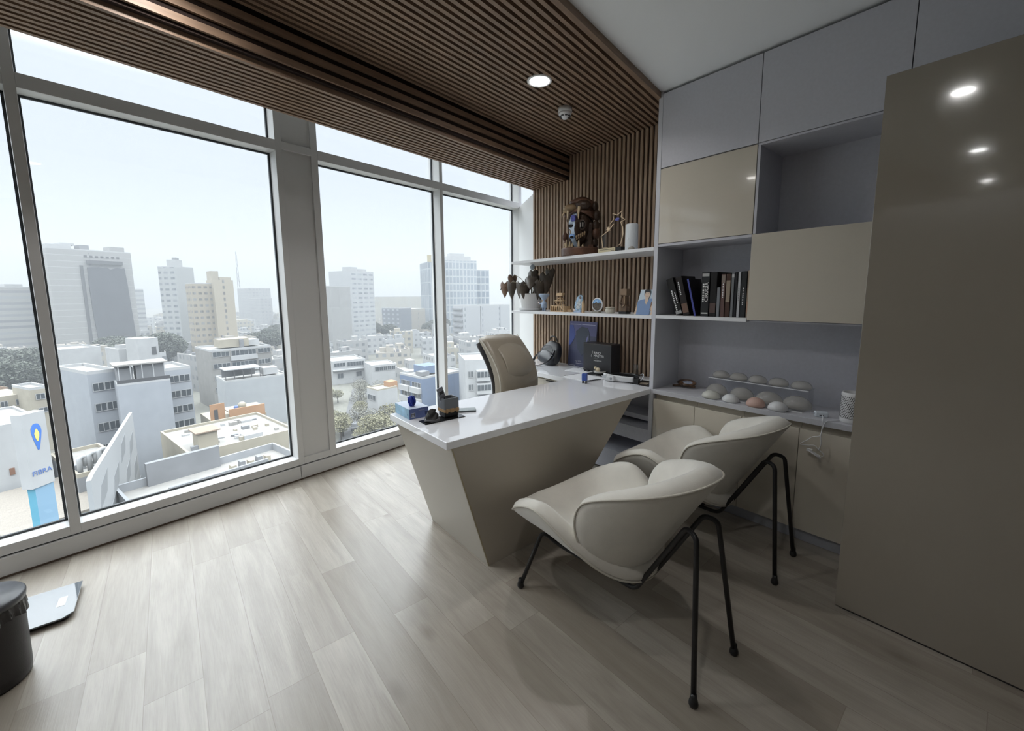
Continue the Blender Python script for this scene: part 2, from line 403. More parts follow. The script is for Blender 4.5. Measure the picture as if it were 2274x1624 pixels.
t = thing('smoke_detector', 'white round smoke detector on the slatted wood ceiling', 'smoke detector', (-2.283, 2.426, 2.89))
MB().lathe([(0, 0), (.052, 0), (.052, -.032), (.046, -.036), (0, -.036)][::-1], seg=28).build('base', M_lamw, t, smooth=False)
MB().lathe([(0, -.078), (.018, -.078), (.022, -.066), (.046, -.052), (.050, -.036), (0, -.036)], seg=28).build('sensor_head', M_lamw, t)
mb = MB()
for k in range(8):
    a = k*math.pi/4+.2; Mr = Matrix.Rotation(a, 3, 'Z'); mb.xbox(Mr @ Vector((.0345, 0, -.0605)), (.016, .018, .004), Mr)
mb.build('vent_slot', M_gask, t)

# ------------------------------------------------------------------ built-in cabinet wall
XL = -1.725
t = thing('shelving_unit', 'grey laminate built-in shelving carcass with open niches on the back wall', 'shelving', (0, 0, 0))
mb = MB(); mb.box(-1.758, XL, YF, YB, 0, 2.927); mb.build('side_panel', mat('grey_laminate_edge', (.60, .61, .66), .4), t, bevel=.0015)
MB().box(XL, 1.4, YB-.06, YB+.01, .05, 2.92).build('back_panel', M_lam, t)
sh = MB(); sh.box(XL, -1.085, YF, YB-.06, 1.322, 1.346); sh.build('shelf', M_lamw, t, bevel=.001)
MB().box(XL, -1.085, YF+.003, YB-.06, 1.85, 1.868).build('shelf', M_lam, t, bevel=.001)
MB().box(-1.08, 1.4, YF+.03, YB-.06, 1.322, 1.332).build('shelf', M_lam, t, bevel=.001)
MB().box(-1.079, 1.4, YF+.003, YB-.06, 2.39, 2.402).build('shelf', M_lam, t, bevel=.001)
MB().box(-1.079, -1.063, YF+.003, YB-.06, 1.868, 2.39).build('divider', M_lam, t, bevel=.001)
MB().box(-.05, -.034, YF+.003, YB-.06, 1.868, 2.39).build('divider', M_lam, t, bevel=.001)

def cabinet(name, label, x0, x1, z0, z1, M, group=None):
    t = thing(name, label, 'cabinet', (x0, YF, z0), 0, group)
    w_, h_ = x1-x0, z1-z0
    MB().box(.002, w_-.002, .02, YB-.062-YF, .002, h_-.002).build('body', M_lam, t)
    MB().box(.002, w_-.002, 0, .019, .002, h_-.002).build('door', M, t, bevel=.0012)
cabinet('wall_cabinet', 'grey upper cabinet next to the slatted wood at the ceiling', XL, -1.080, 2.403, 2.912, M_lam)
cabinet('wall_cabinet', 'grey upper cabinet above the dark open niche', -1.080, -.416, 2.403, 2.912, M_lam)
cabinet('wall_cabinet', 'grey upper cabinet over the tall beige panel', -.416, .40, 2.403, 2.912, M_lam)
cabinet('wall_cabinet', 'grey upper cabinet at the right edge above the tall beige panel', .40, 1.2, 2.403, 2.912, M_lam)
cabinet('wall_cabinet', 'glossy beige wall cabinet directly above the bookshelf niche', XL, -1.080, 1.869, 2.400, M_beige)
cabinet('wall_cabinet', 'glossy beige wall cabinet right of the books', -1.084, -.04, 1.333, 1.868, M_beige)
t = thing('counter', 'grey worktop of the built-in sideboard with implants and speaker on it', 'worktop', (0, 0, 0))
MB().box(XL, 1.4, YF-.004, YB-.062, .741, .775).build('counter_top', mat('grey_counter', (.56, .565, .60), .35, noise=.03, nscale=60), t, bevel=.0015)
seams = [XL+.003, -1.393, -1.076, -.751, -.42, -.1, .25]
names = ['beside the desk', 'second from the desk', 'behind the rear guest chair', 'under the round speaker and cable', 'half hidden by the tall beige panel', 'behind the tall beige panel']
for i in range(6):
    a, b = seams[i], seams[i+1]
    t = thing('base_cabinet', 'low glossy beige base cabinet under the grey worktop, '+names[i], 'cabinet', (a, YF, 0))
    MB().box(.001, b-a-.001, .045, YB-.062-YF, .07, .74).build('body', M_beigem, t)
    MB().box(.0015, b-a-.0015, .005, .024, .075, .700).build('door', M_beige, t, bevel=.001)
    MB().box(0, b-a, .03, .045, 0, .07).build('plinth', mat('grey_plinth', (.36, .37, .41), .4), t)

# tall glossy panel
t = thing('sliding_door', 'tall glossy beige sliding door panel at the right reflecting ceiling lights', 'door', (-.422, 2.363, 0))
MB().box(0, 2.5, 0, .036, .008, 2.384).build('panel', mat('gloss_beige_dimmed', (.30, .265, .22), .10, coat=.6, noise=.015, nscale=3), t, bevel=.0015)  # same beige as the cabinets, darkened to stand for the dimmer light here
MB().box(.03, 2.5, .004, .03, 0, .0085).build('bottom_gap', M_seam, t)
MB().box(0.02, 2.5, .036, YB-.05-2.363-.45, 2.30, 2.37).build('top_rail', M_lam, t)

# floating shelves
def wall_shelf(zt, label):
    mb = MB(); mb.prism([(-1.759, YF), (-3.43, YF), (-3.50, YB-.024), (-1.759, YB-.024)], zt-.026, zt)
    tag(mb.build('wall_shelf', M_lamw, bevel=.001), label, 'shelf')
wall_shelf(1.853, 'upper white floating shelf carrying the carved mask on the slatted wall')
wall_shelf(1.342, 'lower white floating shelf with potted plant and souvenirs')

# ------------------------------------------------------------------ L-shaped desk
t = thing('desk', 'L-shaped white gloss desk with tapered beige base in front of the window', 'desk', (0, 0, 0))
DX0, DX1, DY0, DZ = -2.425, -1.742, 1.015, .775
mb = MB(); mb.prism([(DX0, DY0), (DX1, DY0), (DX1, YF-.002), (-1.76, YF-.002), (-1.76, YB-.025), (-3.46, YB-.025), (-3.36, 2.66), (DX0, 2.66)], DZ-.04, DZ)
mb.build('desktop', M_top, t, bevel=.0025)
bz = DZ-.04
fr = [(1.043, bz), (2.62, bz), (1.83, .0), (1.262, .0)]        # front panel in (y,z): inverted trapezoid
fr = [(1.043, bz), (2.60, bz), (1.80, .0), (1.262, .0)]
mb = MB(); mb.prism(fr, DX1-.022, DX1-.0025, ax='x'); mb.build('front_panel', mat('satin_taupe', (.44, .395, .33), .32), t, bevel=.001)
mb = MB()
v = [(-2.40, 1.042, bz), (DX1-.0035, 1.042, bz), (DX1-.0035, 1.261, 0), (-2.375, 1.261, 0)]
v2 = [(a, b+.02, c) for a, b, c in v]
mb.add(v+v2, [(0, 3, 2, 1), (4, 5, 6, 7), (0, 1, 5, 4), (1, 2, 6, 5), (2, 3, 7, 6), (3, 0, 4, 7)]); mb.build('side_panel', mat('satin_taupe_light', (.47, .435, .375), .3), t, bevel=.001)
mb = MB(); mb.prism([(1.085, bz), (2.52, bz), (1.74, .05), (1.30, .05)], -2.33, -2.31, ax='x'); mb.build('modesty_panel', M_beigem, t)
mb = MB(); mb.prism([(1.0435, bz), (1.051, bz), (1.270, 0), (1.2625, 0)], DX1-.004, DX1-.001, ax='x'); mb.build('edge_strip', mat('edge_banding', (.42, .36, .24), .4), t)
# return pedestal with drawers, below the worktop at the slatted wall
mb = MB(); mb.box(-3.30, -2.46, 2.72, YB-.03, .06, bz-.002); mb.build('return_cabinet', M_beigem, t)
for k in range(2):
    d = MB().box(-3.29+.42*k, -2.875+.42*k, 2.70, 2.719, .47, bz-.02).build('drawer', M_beige, t, bevel=.001)
    MB().box(-3.29+.42*k+.12, -2.875+.42*k-.12, 2.690, 2.70, .70, .71).build('drawer_pull', M_seam, d)

# open step-shelf unit below the return, beside the cabinet wall
t = thing('open_shelf_unit', 'pale grey open shelf unit tucked under the far end of the desk', 'shelving', (0, 0, 0))
MB().box(-2.44, -1.77, YB-.06, YB-.03, 0.01, bz-.003).build('back_panel', M_lam, t)
MB().box(-2.455, -2.44, 2.76, YB-.03, 0.0, bz-.003).build('side_panel', M_lamw, t)
for z0, z1, y0 in ((.46, .50, 2.99), (.32, .43, 2.86), (.02, .20, 2.80)):
    MB().box(-2.44, -1.765, y0, YB-.06, z0, z1).build('shelf', M_lam, t, bevel=.001)

# ------------------------------------------------------------------ guest chairs (two folded shells on a tube frame)
M_vel = mat('beige_velvet', (.70, .675, .61), .75, noise=.07, nscale=7, bump=.12, bscale=260)
M_vel.node_tree.nodes['Principled BSDF'].inputs['Sheen Weight'].default_value = .5
M_pip = mat('velvet_piping', (.60, .57, .50), .7)
CX, CY = -1.06, 1.533
def shell(A, B, W0, Rc, e, sk, back, th):
    d = Vector((B[0]-A[0], B[1]-A[1])); L = d.length
    n = Vector((-d.y, d.x)).normalized()
    if back and n.x > 0: n = -n
    if not back and n.y < 0: n = -n
    def P(r, th_, off):
        c, s = math.cos(th_), math.sin(th_)
        u = r*math.copysign(abs(c)**(2/e), c); v = r*math.copysign(abs(s)**(2/e), s)
        a = v*W0*(1+sk*u)/Rc; tt = (u+1)/2
        y = (Rc-off)*math.sin(a); h = Rc-(Rc-off)*math.cos(a)
        return (A[0]+d.x*tt+n.x*h-CX, y, A[1]+d.y*tt+n.y*h)
    return P
def make_guest_chair(label, loc, rz):
    t = thing('guest_chair', label, 'chair', loc, rz, 'guest chairs in front of the desk')
    for nm, A, B, W0, Rc, e, sk, back, th in (('backrest', (-.972, .254), (-.641, .808), .449, .323, 1.66, -.241, True, .072),
                                               ('seat', (-.905, .270), (-1.650, .325), .495, .396, 1.6, .005, False, .066)):
        P = shell(A, B, W0, Rc, e, sk, back, th)
        prof = [(.02, 0), (.25, 0), (.5, 0), (.75, 0), (.92, 0), (.985, .001), (1.012, .012), (1.022, th*.5), (1.0, th*.9), (.94, th*1.18), (.82, th*1.28), (.6, th*1.3), (.35, th*1.3), (.02, th*1.3)]
        NT_ = 72
        mb = MB()
        vs = [P(r, 2*math.pi*i/NT_+1e-4, o) for i in range(NT_) for r, o in prof]
        n = len(prof); fs = []
        for i in range(NT_):
            j = (i+1) % NT_
            for k in range(n-1): fs.append((i*n+k, j*n+k, j*n+k+1, i*n+k+1))
        fs.append(tuple(i*n for i in range(NT_-1, -1, -1))); fs.append(tuple(i*n+n-1 for i in range(NT_)))
        mb.add(vs, fs, 0, True); o = mb.build(nm, M_vel, t)
        MB().tube([P(1.0, 2*math.pi*i/96+1e-4, .002) for i in range(96)], .0048, 6, closed=True).build('piping', M_pip, o)
    for s in (-1, 1):
        pts = [(-.44, s*.245, .012), (-.345, s*.18, .33), (-.29, s*.13, .268), (.03, s*.055, .215), (.11, s*.055, .215), (.335, s*.07, .612), (.385, s*.088, .60), (.443, s*.172, .012)]
        pts = [Vector(p) for p in pts]
        MB().tube(fillet(pts, .045, 5), .0105, 10).build('frame_tube', M_black, t)
        for q in (pts[0], pts[-1]):
            MB().lathe([(0, 0), (.013, .001), (.018, .012), (.016, .024), (.0115, .036), (.0105, .05), (0, .05)], (q.x, q.y, 0), 14).build('foot', M_blackp, t)
    MB().tube([(.0, -.055, .213), (.0, .055, .213)], .008, 8).build('crossbar', M_black, t)
    return t
make_guest_chair('beige velvet guest chair nearest the camera on black tube legs', (CX, CY, 0), 0)
make_guest_chair('beige velvet guest chair behind, close to the beige base cabinets', (CX-.055, CY+.925, 0), R(3))

# ------------------------------------------------------------------ office chair behind the desk
M_lea = mat('taupe_leather', (.36, .315, .25), .33, noise=.05, nscale=5, bump=.25, bscale=14)
t = thing('office_chair', 'taupe leather high-back office chair behind the desk', 'chair', (-2.66, 2.22, 0), R(6))
def back_fn(hw, x0, th, z0, z1, bulge=.0, r=.04):
    def fn(u, v):       # u around the cross-section, v along the height
        a = 2*math.pi*u; c, s = math.cos(a), math.sin(a)
        e = .35; yy = hw*math.copysign(abs(c)**e, c); xx = th*math.copysign(abs(s)**e, s)
        k = 1.0
        if v < .06: k = max(.02, math.sin(math.pi/2*v/.06)) if v > 0 else .02
        if v > .94: k = max(.02, math.sin(math.pi/2*(1-v)/.06)) if v < 1 else .02
        z = z0+(z1-z0)*v
        hwv = 1-.10*abs(v-.55)**1.3*2 if v > .55 else 1
        lean = -.20*v+.10*math.sin(math.pi*v)*1.0-.02*v*v
        kk = .6+.4*k
        xin = xx*k+(bulge*math.cos(yy/hw*1.5)*k if s > 0 else 0)
        return (x0+lean+xin, yy*hwv*kk, z)
    return fn
mb = MB(); mb.grid(back_fn(.225, .02, .055, .60, 1.165, .02), 40, 40, closeu=True); bk = mb.build('backrest', M_lea, t)
mb = MB(); mb.grid(back_fn(.150, .052, .012, .80, 1.14, .03), 36, 22, closeu=True); mb.build('headrest_pad', M_lea, bk)
mb = MB(); mb.grid(back_fn(.228, -.038, .010, .56, 1.12), 36, 24, closeu=True); mb.build('back_shell', mat('dark_shell', (.10, .10, .105), .3), t)
for s in (-1, 1):
    def pp(v, s=s): return (.02-.20*v+.10*math.sin(math.pi*v)-.02*v*v+.03, s*.222, .62+.53*v)
    MB().tube([pp(i/16) for i in range(17)], .006, 6).build('piping', M_pip, bk)
mb = MB(); mb.grid(lambda u, v: ((.27*math.copysign(abs(math.cos(2*math.pi*u))**.4, math.cos(2*math.pi*u)))*(.75+.25*math.sin(math.pi*min(max(v, .02), .98)))+.25,
                                 (.26*math.copysign(abs(math.sin(2*math.pi*u))**.4, math.sin(2*math.pi*u)))*(.75+.25*math.sin(math.pi*min(max(v, .02), .98))), .44+.11*v), 36, 9, closeu=True)
n0 = len(mb.v); mb.f.append(tuple(i*9 for i in range(35, -1, -1))); mb.f.append(tuple(i*9+8 for i in range(36))); mb.m += [0, 0]; mb.sm += [True, True]
mb.build('seat', M_lea, t)
for s in (-1, 1):
    MB().tube(fillet([(.02, s*.275, .47), (.0, s*.30, .66), (.36, s*.30, .67), (.40, s*.275, .47)], .05), .013, 8).build('armrest', M_blackp, t)
MB().lathe([(.03, .10), (.03, .44), (.06, .445)], (.25, 0, 0), 16).build('gas_column', M_chrome, t)
bs = MB().lathe([(0, .085), (.045, .085), (.045, .12), (0, .12)], (.25, 0, 0), 16).build('base_hub', M_blackp, t)
for k in range(5):
    a = 2*math.pi*k/5+.72; c, s = math.cos(a), math.sin(a)
    mb = MB(); mb.tube([(.25+.03*c, .03*s, .10), (.25+.30*c, .30*s, .066)], [.022, .014], 8); mb.build('base_leg', M_blackp, t)
    q = (.25+.30*c, .30*s, 0)
    MB().lathe([(0, -.012), (.026, -.012), (.026, .012), (0, .012)], seg=16).build('caster', M_blackp, t, loc=(q[0], q[1], .027), rot=(R(90), 0, a))

# ------------------------------------------------------------------ pedal bin and bathroom scale
t = thing('pedal_bin', 'black round pedal bin with lid and bin liner by the window', 'bin', (-2.43, -.665, 0))
MB().lathe([(.108, 0), (.118, .01), (.121, .04), (.125, .30), (.125, .318)], seg=40).build('body', mat('black_textured_bin', (.018, .016, .016), .45, bump=.1, bscale=300), t)
MB().lathe([(.132, .325), (.134, .345), (.128, .352), (0, .356)], seg=40).build('lid', mat('grey_bin_lid', (.06, .062, .07), .3), t)
mb = MB(); rng = random.Random(3)
mb.grid(lambda u, v: ((.1275+.006*math.sin(23*u*6.283)*v+.003*math.sin(51*u*6.283))*math.cos(u*6.283), (.1275+.006*math.sin(23*u*6.283)*v+.003*math.sin(51*u*6.283))*math.sin(u*6.283), .322-.055*v-.012*math.sin(u*6.283*5)*v), 120, 5, closeu=True)
mb.build('bin_liner', mat('black_liner_film', (.03, .028, .028), .25), t)
MB().lathe([(0, 0), (.110, 0), (.110, .022), (0, .022)], seg=32).build('base_ring', M_blackp, t)
MB().tube([(.10, -.02, .03), (.165, -.02, .028), (.165, .03, .028), (.10, .03, .03)], .007, 8).build('pedal', M_chrome, t)
t = thing('bathroom_scale', 'flat glass bathroom scale on the floor beside the bin', 'scale', (-2.855, -.618, 0))
MB().prism([(-.155, -.13), (-.155, .155), (.125, .155), (.155, .12), (.155, -.155), (-.13, -.155)], .018, .025).build('glass_plate', mat('scale_glass', (.16, .18, .20), .04, coat=.6), t, bevel=.001)
MB().box(-.12, .12, -.12, .12, .008, .018).build('body', M_blackp, t)
for sx in (-1, 1):
    for sy in (-1, 1): MB().lathe([(0, 0), (.016, 0), (.016, .018), (0, .018)], (sx*.12, sy*.12, 0), 12).build('foot', M_blackp, t)
MB().box(-.04, .04, .085, .115, .0251, .0258).build('display', M_lamw, t)

# ------------------------------------------------------------------ things on the floating shelves
ZS, ZU = 1.342, 1.853
M_pot = mat('white_ceramic', (.72, .72, .72), .35); M_soil = mat('potting_soil', (.03, .022, .018), .95)
t = thing('potted_plant', 'potted plant with drooping dark heart-shaped leaves in white pot on lower shelf', 'plant', (-3.295, 3.0, ZS))
MB().lathe([(.115, 0), (.125, .006), (.140, .026), (.134, .028), (.118, .012), (0, .010)], seg=32).build('saucer', M_pot, t)
MB().lathe([(.094, .010), (.100, .02), (.124, .165), (.127, .178), (.118, .178), (.112, .16), (0, .158)], seg=32).build('pot', M_pot, t)
MB().lathe([(0, .155), (.112, .155), (.112, .162), (0, .168)], seg=20).build('soil', M_soil, t)
M_leaf = mat('dark_bronze_leaf', (.060, .046, .034), .4, noise=.35, nscale=9); M_leafr = mat('reddish_leaf', (.17, .105, .07), .4, noise=.3, nscale=9); M_stem = mat('pale_stem', (.20, .17, .11), .6)
def leaf(parent, base, L, Wd, M, yaw, droop):
    # heart-shaped blade hanging from its base; it faces the room and leans by droop
    mb = MB(); vs = []
    out = [(-.10, .30), (.0, .52), (.14, .60), (.32, .56), (.52, .43), (.72, .27), (.88, .12), (1, .0)]
    Mr = Matrix.Rotation(yaw, 3, 'Z') @ Matrix.Rotation(droop, 3, 'X')
    for u, w_ in out:
        for s in (-1, -.66, -.33, 0, .33, .66, 1):
            notch = (.16*(1-abs(s)) if u < 0 else (.08*(1-abs(s)) if u < .05 else 0))*L
            x = s*w_*Wd; z = -u*L-notch; y = -.18*L*u*u*0+abs(s)**1.5*w_*Wd*.45-.10*L*math.sin(u*2.6)
            vs.append(Vector(base)+Mr @ Vector((x, y, z)))
    fs = [(i*7+k, i*7+k+1, (i+1)*7+k+1, (i+1)*7+k) for i in range(7) for k in range(6)]
    mb.add(vs, fs, 0, True); o = mb.build('leaf', M, parent); so = o.modifiers.new('t', 'SOLIDIFY'); so.thickness = .0012; return o
LV = [(-.37, -.07, .30, .17, .10, M_leafr, .4, .15), (-.27, -.03, .375, .15, .085, M_leafr, 1.0, .2), (-.22, -.10, .305, .20, .105, M_leaf, .3, .2), (-.125, -.10, .285, .17, .095, M_leaf, -.3, .3),
      (-.045, -.12, .285, .20, .12, M_leaf, .2, .25), (.045, -.13, .275, .18, .10, M_leaf, .9, .3), (.08, -.06, .36, .17, .13, M_leaf, .6, -.5), (.125, -.03, .30, .19, .12, M_leaf, .2, .1),
      (.205, .02, .375, .22, .12, M_leaf, .7, .1), (.0, .03, .375, .16, .13, M_leaf, .3, -.6), (.02, .0, .42, .14, .11, M_leaf, .2, -.2), (.185, -.03, .30, .19, .11, M_leaf, 1.1, .2), (.225, .05, .42, .14, .09, M_leaf, .4, .2), (-.07, .05, .31, .15, .11, M_leaf, -.4, -.3)]
for (x, y, z, L, Wd, M, az, dr) in LV:
    leaf(t, (x, y, z), L, Wd, M, az, dr)
    MB().tube(bez([(x*.08, y*.1, .16), (x*.45, y*.45, .17+(z-.16)*.7), (x*.85, y*.9, z+.0), (x, y, z-.012)], 5), .0028, 5).build('stem', M_stem, t)
for q, (x, y) in enumerate(((-.43, -.07), (-.31, -.03))):
    MB().tube([(x+.08, y+.01, .25+.08*q), (x+.03, y, .262+.08*q), (x, y-.01, .22+.09*q)], .004, 5).build('flower_spadix', M_leaf, t)
MB().lathe([(0, -.006), (.028, -.006), (.030, 0), (.028, .006), (0, .006)], seg=20).build('plant_tag', mat('grey_tag', (.35, .40, .45), .4), t, loc=(-.0, .02, .455), rot=(R(80), 0, R(10)))

M_cbl = mat('pale_blue_glaze', (.40, .50, .66), .3, noise=.15, nscale=30); M_pink = mat('pale_pink', (.75, .62, .58), .5)
t = thing('figurine', 'small pale blue person-shaped planter beside the white plant pot', 'figurine', (-3.03, 2.935, ZS))
MB().box(-.055, .055, -.035, .035, 0, .005).build('base', mat('figurine_base', (.5, .52, .55), .4), t, bevel=.001)
mb = MB(); mb.lathe([(.010, .002), (.009, .03), (.011, .04)], (-.014, 0, 0), 10); mb.lathe([(.010, .002), (.009, .03), (.011, .04)], (.014, 0, 0), 10); mb.build('leg', M_cbl, t)
MB().lathe([(0, .032), (.033, .034), (.027, .075), (.020, .095), (.008, .104), (0, .105)], seg=18).build('body', M_cbl, t)
MB().lathe([(.006, .100), (.014, .108), (.047, .152), (.054, .160), (.053, .175), (.046, .175), (.044, .166), (0, .160)], seg=22).build('planter_head', M_cbl, t)
MB().tube([(-.018, 0, .088), (-.038, -.008, .074), (-.055, -.014, .080)], .006, 7).build('arm', M_cbl, t); MB().tube([(.018, 0, .088), (.032, -.01, .074), (.018, -.022, .078)], .006, 7).build('arm', M_cbl, t)
MB().sphere((-.060, -.015, .083), .009).build('hand', M_pink, t)

M_ply = mat('laser_cut_wood', (.60, .43, .26), .6, noise=.1, nscale=30)
t = thing('model_windmill', 'laser-cut wooden model tower kit between the planter and the painted ornament', 'model', (-2.815, 2.945, ZS))
MB().box(-.095, .095, -.05, .05, 0, .008).build('base', M_ply, t)
mb = MB()
for k in range(7): mb.tube([(-.085+.028*k, -.045, .008), (-.085+.028*k, -.045, .055)], .004, 4)
mb.box(-.09, .09, -.048, -.042, .052, .060); mb.box(-.09, -.082, -.045, .045, .008, .055); mb.box(.082, .09, -.045, .045, .008, .055); mb.prism([(.05, .055), (.10, .012), (.10, .004), (.045, .045)], -.048, -.04, ax='y'); mb.build('fence', M_ply, t)
mb = MB(); mb.box(-.062, .05, -.03, .03, .102, .108)
for sx in (-1, 1):
    for sy in (-1, 1): mb.tube([(sx*.046, sy*.025, .008), (sx*.014, sy*.01, .155)], .0035, 4)
mb.tube([(-.04, -.026, .04), (.04, -.026, .09)], .003, 4); mb.tube([(.04, -.026, .04), (-.04, -.026, .09)], .003, 4); mb.tube([(-.03, -.02, .108), (.02, -.015, .14)], .003, 4); mb.box(-.025, .025, -.02, .02, .128, .133); mb.build('tower_frame', M_ply, t)
mb = MB(); mb.prism([(-.042, .152), (.035, .152), (.045, .180), (-.030, .180)], -.022, .018, ax='y'); mb.prism([(-.004, .178), (0, .200), (.004, .178)], -.003, .003, ax='y'); mb.build('roof', M_ply, t)
MB().box(.09, .145, .0, .05, 0, .022).build('side_block', M_ply, t); MB().box(.055, .075, -.03, .0, .066, .072).build('crank', M_ply, t)

t = thing('painted_ornament', 'painted blue surfboard-shaped wooden ornament standing on the lower shelf', 'ornament', (-2.555, 2.915, ZS))
pts = [(-.030, .012), (.035, .012), (.045, .06), (.050, .11), (.048, .145), (.035, .160), (.010, .160), (-.015, .135), (-.034, .095), (-.045, .05)]
pts = [(p.x, p.y) for p in [Vector((a, b, 0)) for a, b in pts]]
MB().prism(pts, -.008, .008, ax='y').build('board', mat('sky_blue_paint', (.34, .48, .62), .4, noise=.5, nscale=45), t, bevel=.002)
MB().prism([(-.02, .03), (.02, .03), (.034, .08), (.03, .125), (.005, .11), (-.02, .07)], .0082, .0094, ax='y').build('painted_scene', mat('scene_paint', (.55, .58, .60), .4, noise=.6, nscale=70), t, rot=(0, 0, 0), loc=(0, -.018, 0))
MB().sphere((.028, -.010, .135), .013, sy=.25).build('painted_head', mat('brown_paint', (.16, .12, .12), .4), t)
MB().prism([(-.045, 0), (-.03, .02), (-.06, .035), (-.068, .028), (-.055, .012)], -.006, .006, ax='y').build('side_fin', M_pink, t)
MB().prism([(.045, 0), (.066, 0), (.066, .075), (.055, .11), (.045, .09)], -.01, .01, ax='y').build('support', M_ply, t); MB().box(-.04, .04, -.022, .022, 0, .014).build('foot', M_cbl, t)

t = thing('sand_picture', 'round framed sand picture with grey landscape on the lower shelf', 'ornament', (-2.375, 2.96, ZS))
MB().grid(lambda u, v: ((.056+.0055*math.cos(v*6.2832))*math.cos(u*6.2832), .006*math.sin(v*6.2832), .072+(.056+.0055*math.cos(v*6.2832))*math.sin(u*6.2832)), 40, 9, closeu=True).build('ring', M_lamw, t)
MB().lathe([(0, -.003), (.053, -.003), (.053, .003), (0, .003)], seg=32).build('sky_disc', mat('sand_blue', (.22, .42, .70), .2, coat=.5, noise=.3, nscale=30), t, loc=(0, 0, .072), rot=(R(90), 0, 0))
mb = MB(); pr = [(.052*math.cos(R(a)), .072+.052*math.sin(R(a))) for a in range(-190, 11, 10)]; mb.prism([(x, z) for x, z in pr]+[(.03, .092), (.01, .084), (-.01, .096), (-.03, .086)], -.0042, -.0032, ax='y'); mb.build('sand', mat('dark_sand', (.10, .085, .07), .6, noise=.6, nscale=60), t)
MB().box(-.045, .03, -.02, .02, 0, .016).build('base', mat('dull_silver_base', (.3, .29, .25), .4), t, bevel=.002)

t = thing('sugar_bowl', 'small round white lidded bowl with spoon on the lower shelf', 'bowl', (-2.215, 2.935, ZS))
MB().lathe([(.028, 0), (.036, .004), (.042, .018), (.041, .034), (.036, .040), (.038, .044), (0, .046)], seg=26).build('bowl', mat('cream_ceramic', (.62, .59, .50), .3), t)
MB().lathe([(.039, .044), (.040, .050), (.030, .055), (0, .056)], seg=26).build('lid', mat('cream_ceramic2', (.55, .52, .44), .3), t)
MB().tube([(.005, 0, .055), (.026, 0, .058), (.004, -.01, .083)], .002, 5).build('spoon_handle', M_stem, t)

M_dw = mat('carved_brown_wood', (.16, .10, .06), .45, noise=.35, nscale=18, bump=.3, bscale=60)
t = thing('moai_statue', 'small carved brown wooden statue with long stone-like face beside the portrait', 'statue', (-2.068, 2.935, ZS))
MB().box(-.038, .036, -.032, .032, 0, .020).build('base', M_blackp, t, bevel=.002)
mb = MB(); mb.prism([(-.020, .02), (.024, .02), (.030, .06), (.028, .10), (.024, .16), (-.012, .16), (-.018, .11), (-.026, .075), (-.016, .06), (-.022, .045)], -.022, .022, ax='y'); mb.build('body', M_dw, t, bevel=.004)
mb = MB(); mb.box(-.028, .034, -.028, .028, .152, .206); mb.build('topknot', mat('mid_brown_wood', (.24, .16, .10), .5, noise=.25, nscale=20), t, bevel=.004)
MB().tube(bez([(-.012, -.026, .150), (-.018, -.030, .11), (-.028, -.030, .088), (-.014, -.028, .080)], 4), .005, 6).build('nose', M_dw, t)
MB().tube(bez([(.016, -.026, .150), (.018, -.028, .10), (.012, -.028, .072), (-.008, -.028, .060)], 4), .006, 6).build('jaw_line', mat('light_brown_wood', (.30, .21, .13), .5), t)

t = thing('portrait_print', 'flat illustrated portrait print of person in blue shirt leaning beside the cabinet', 'picture', (-1.868, 2.93, ZS), R(0))
def flat(parent, name, pts, M, k, th=.0008): return MB().prism([(x, z) for x, z in pts], -k-th, -k, ax='y').build(name, M, parent)
def ell(cx, cz, a, b, n=20, t0=0, t1=360): return [(cx+a*math.cos(R(t0+(t1-t0)*i/n)), cz+b*math.sin(R(t0+(t1-t0)*i/n))) for i in range(n)]
root = MB().prism([(-.085, 0), (.100, 0), (.100, .2), (-.045, .2)], 0, .005, ax='y').build('print_board', mat('print_sky', (.56, .66, .74), .3), t, rot=(R(-9), 0, 0), loc=(0, -.03, 0))
M_skin = mat('print_skin', (.66, .52, .40), .4)
flat(root, 'shirt', [(-.062, 0), (.052, 0), (.062, .07), (.080, .122), (.055, .128), (.03, .118), (.0, .124), (-.03, .118), (-.06, .105), (-.072, .04)], mat('print_blue', (.20, .30, .50), .4), .0052)
flat(root, 'arm', [(-.085, .003), (-.066, .003), (-.060, .05), (-.066, .075)], M_skin, .0054); flat(root, 'neck', [(.004, .095), (.018, .080), (.034, .118), (.028, .14), (.006, .14)], M_skin, .0062)
flat(root, 'face', ell(.020, .158, .022, .030), M_skin, .0066); flat(root, 'hair', [(-.006, .150), (-.007, .185), (.004, .2), (.042, .2), (.048, .180), (.043, .158), (.036, .178), (.004, .176)], mat('print_black', (.03, .03, .03), .4), .0076)
flat(root, 'hair', [(.052, .04), (.060, .10), (.095, .125), (.100, .08), (.08, .02)], mat('print_brown', (.22, .13, .08), .4), .0064); flat(root, 'face', ell(.086, .050, .024, .036), M_skin, .0072); flat(root, 'arm', [(.062, .002), (.098, .002), (.098, .03), (.07, .03)], M_skin, .0076)
flat(root, 'mouth', ell(.018, .142, .007, .002, 10), mat('print_lip', (.45, .2, .18), .4), .0082); flat(root, 'eye', ell(.011, .165, .003, .002, 8), MC['print_black'], .0082); flat(root, 'eye', ell(.029, .165, .003, .002, 8), MC['print_black'], .0082)

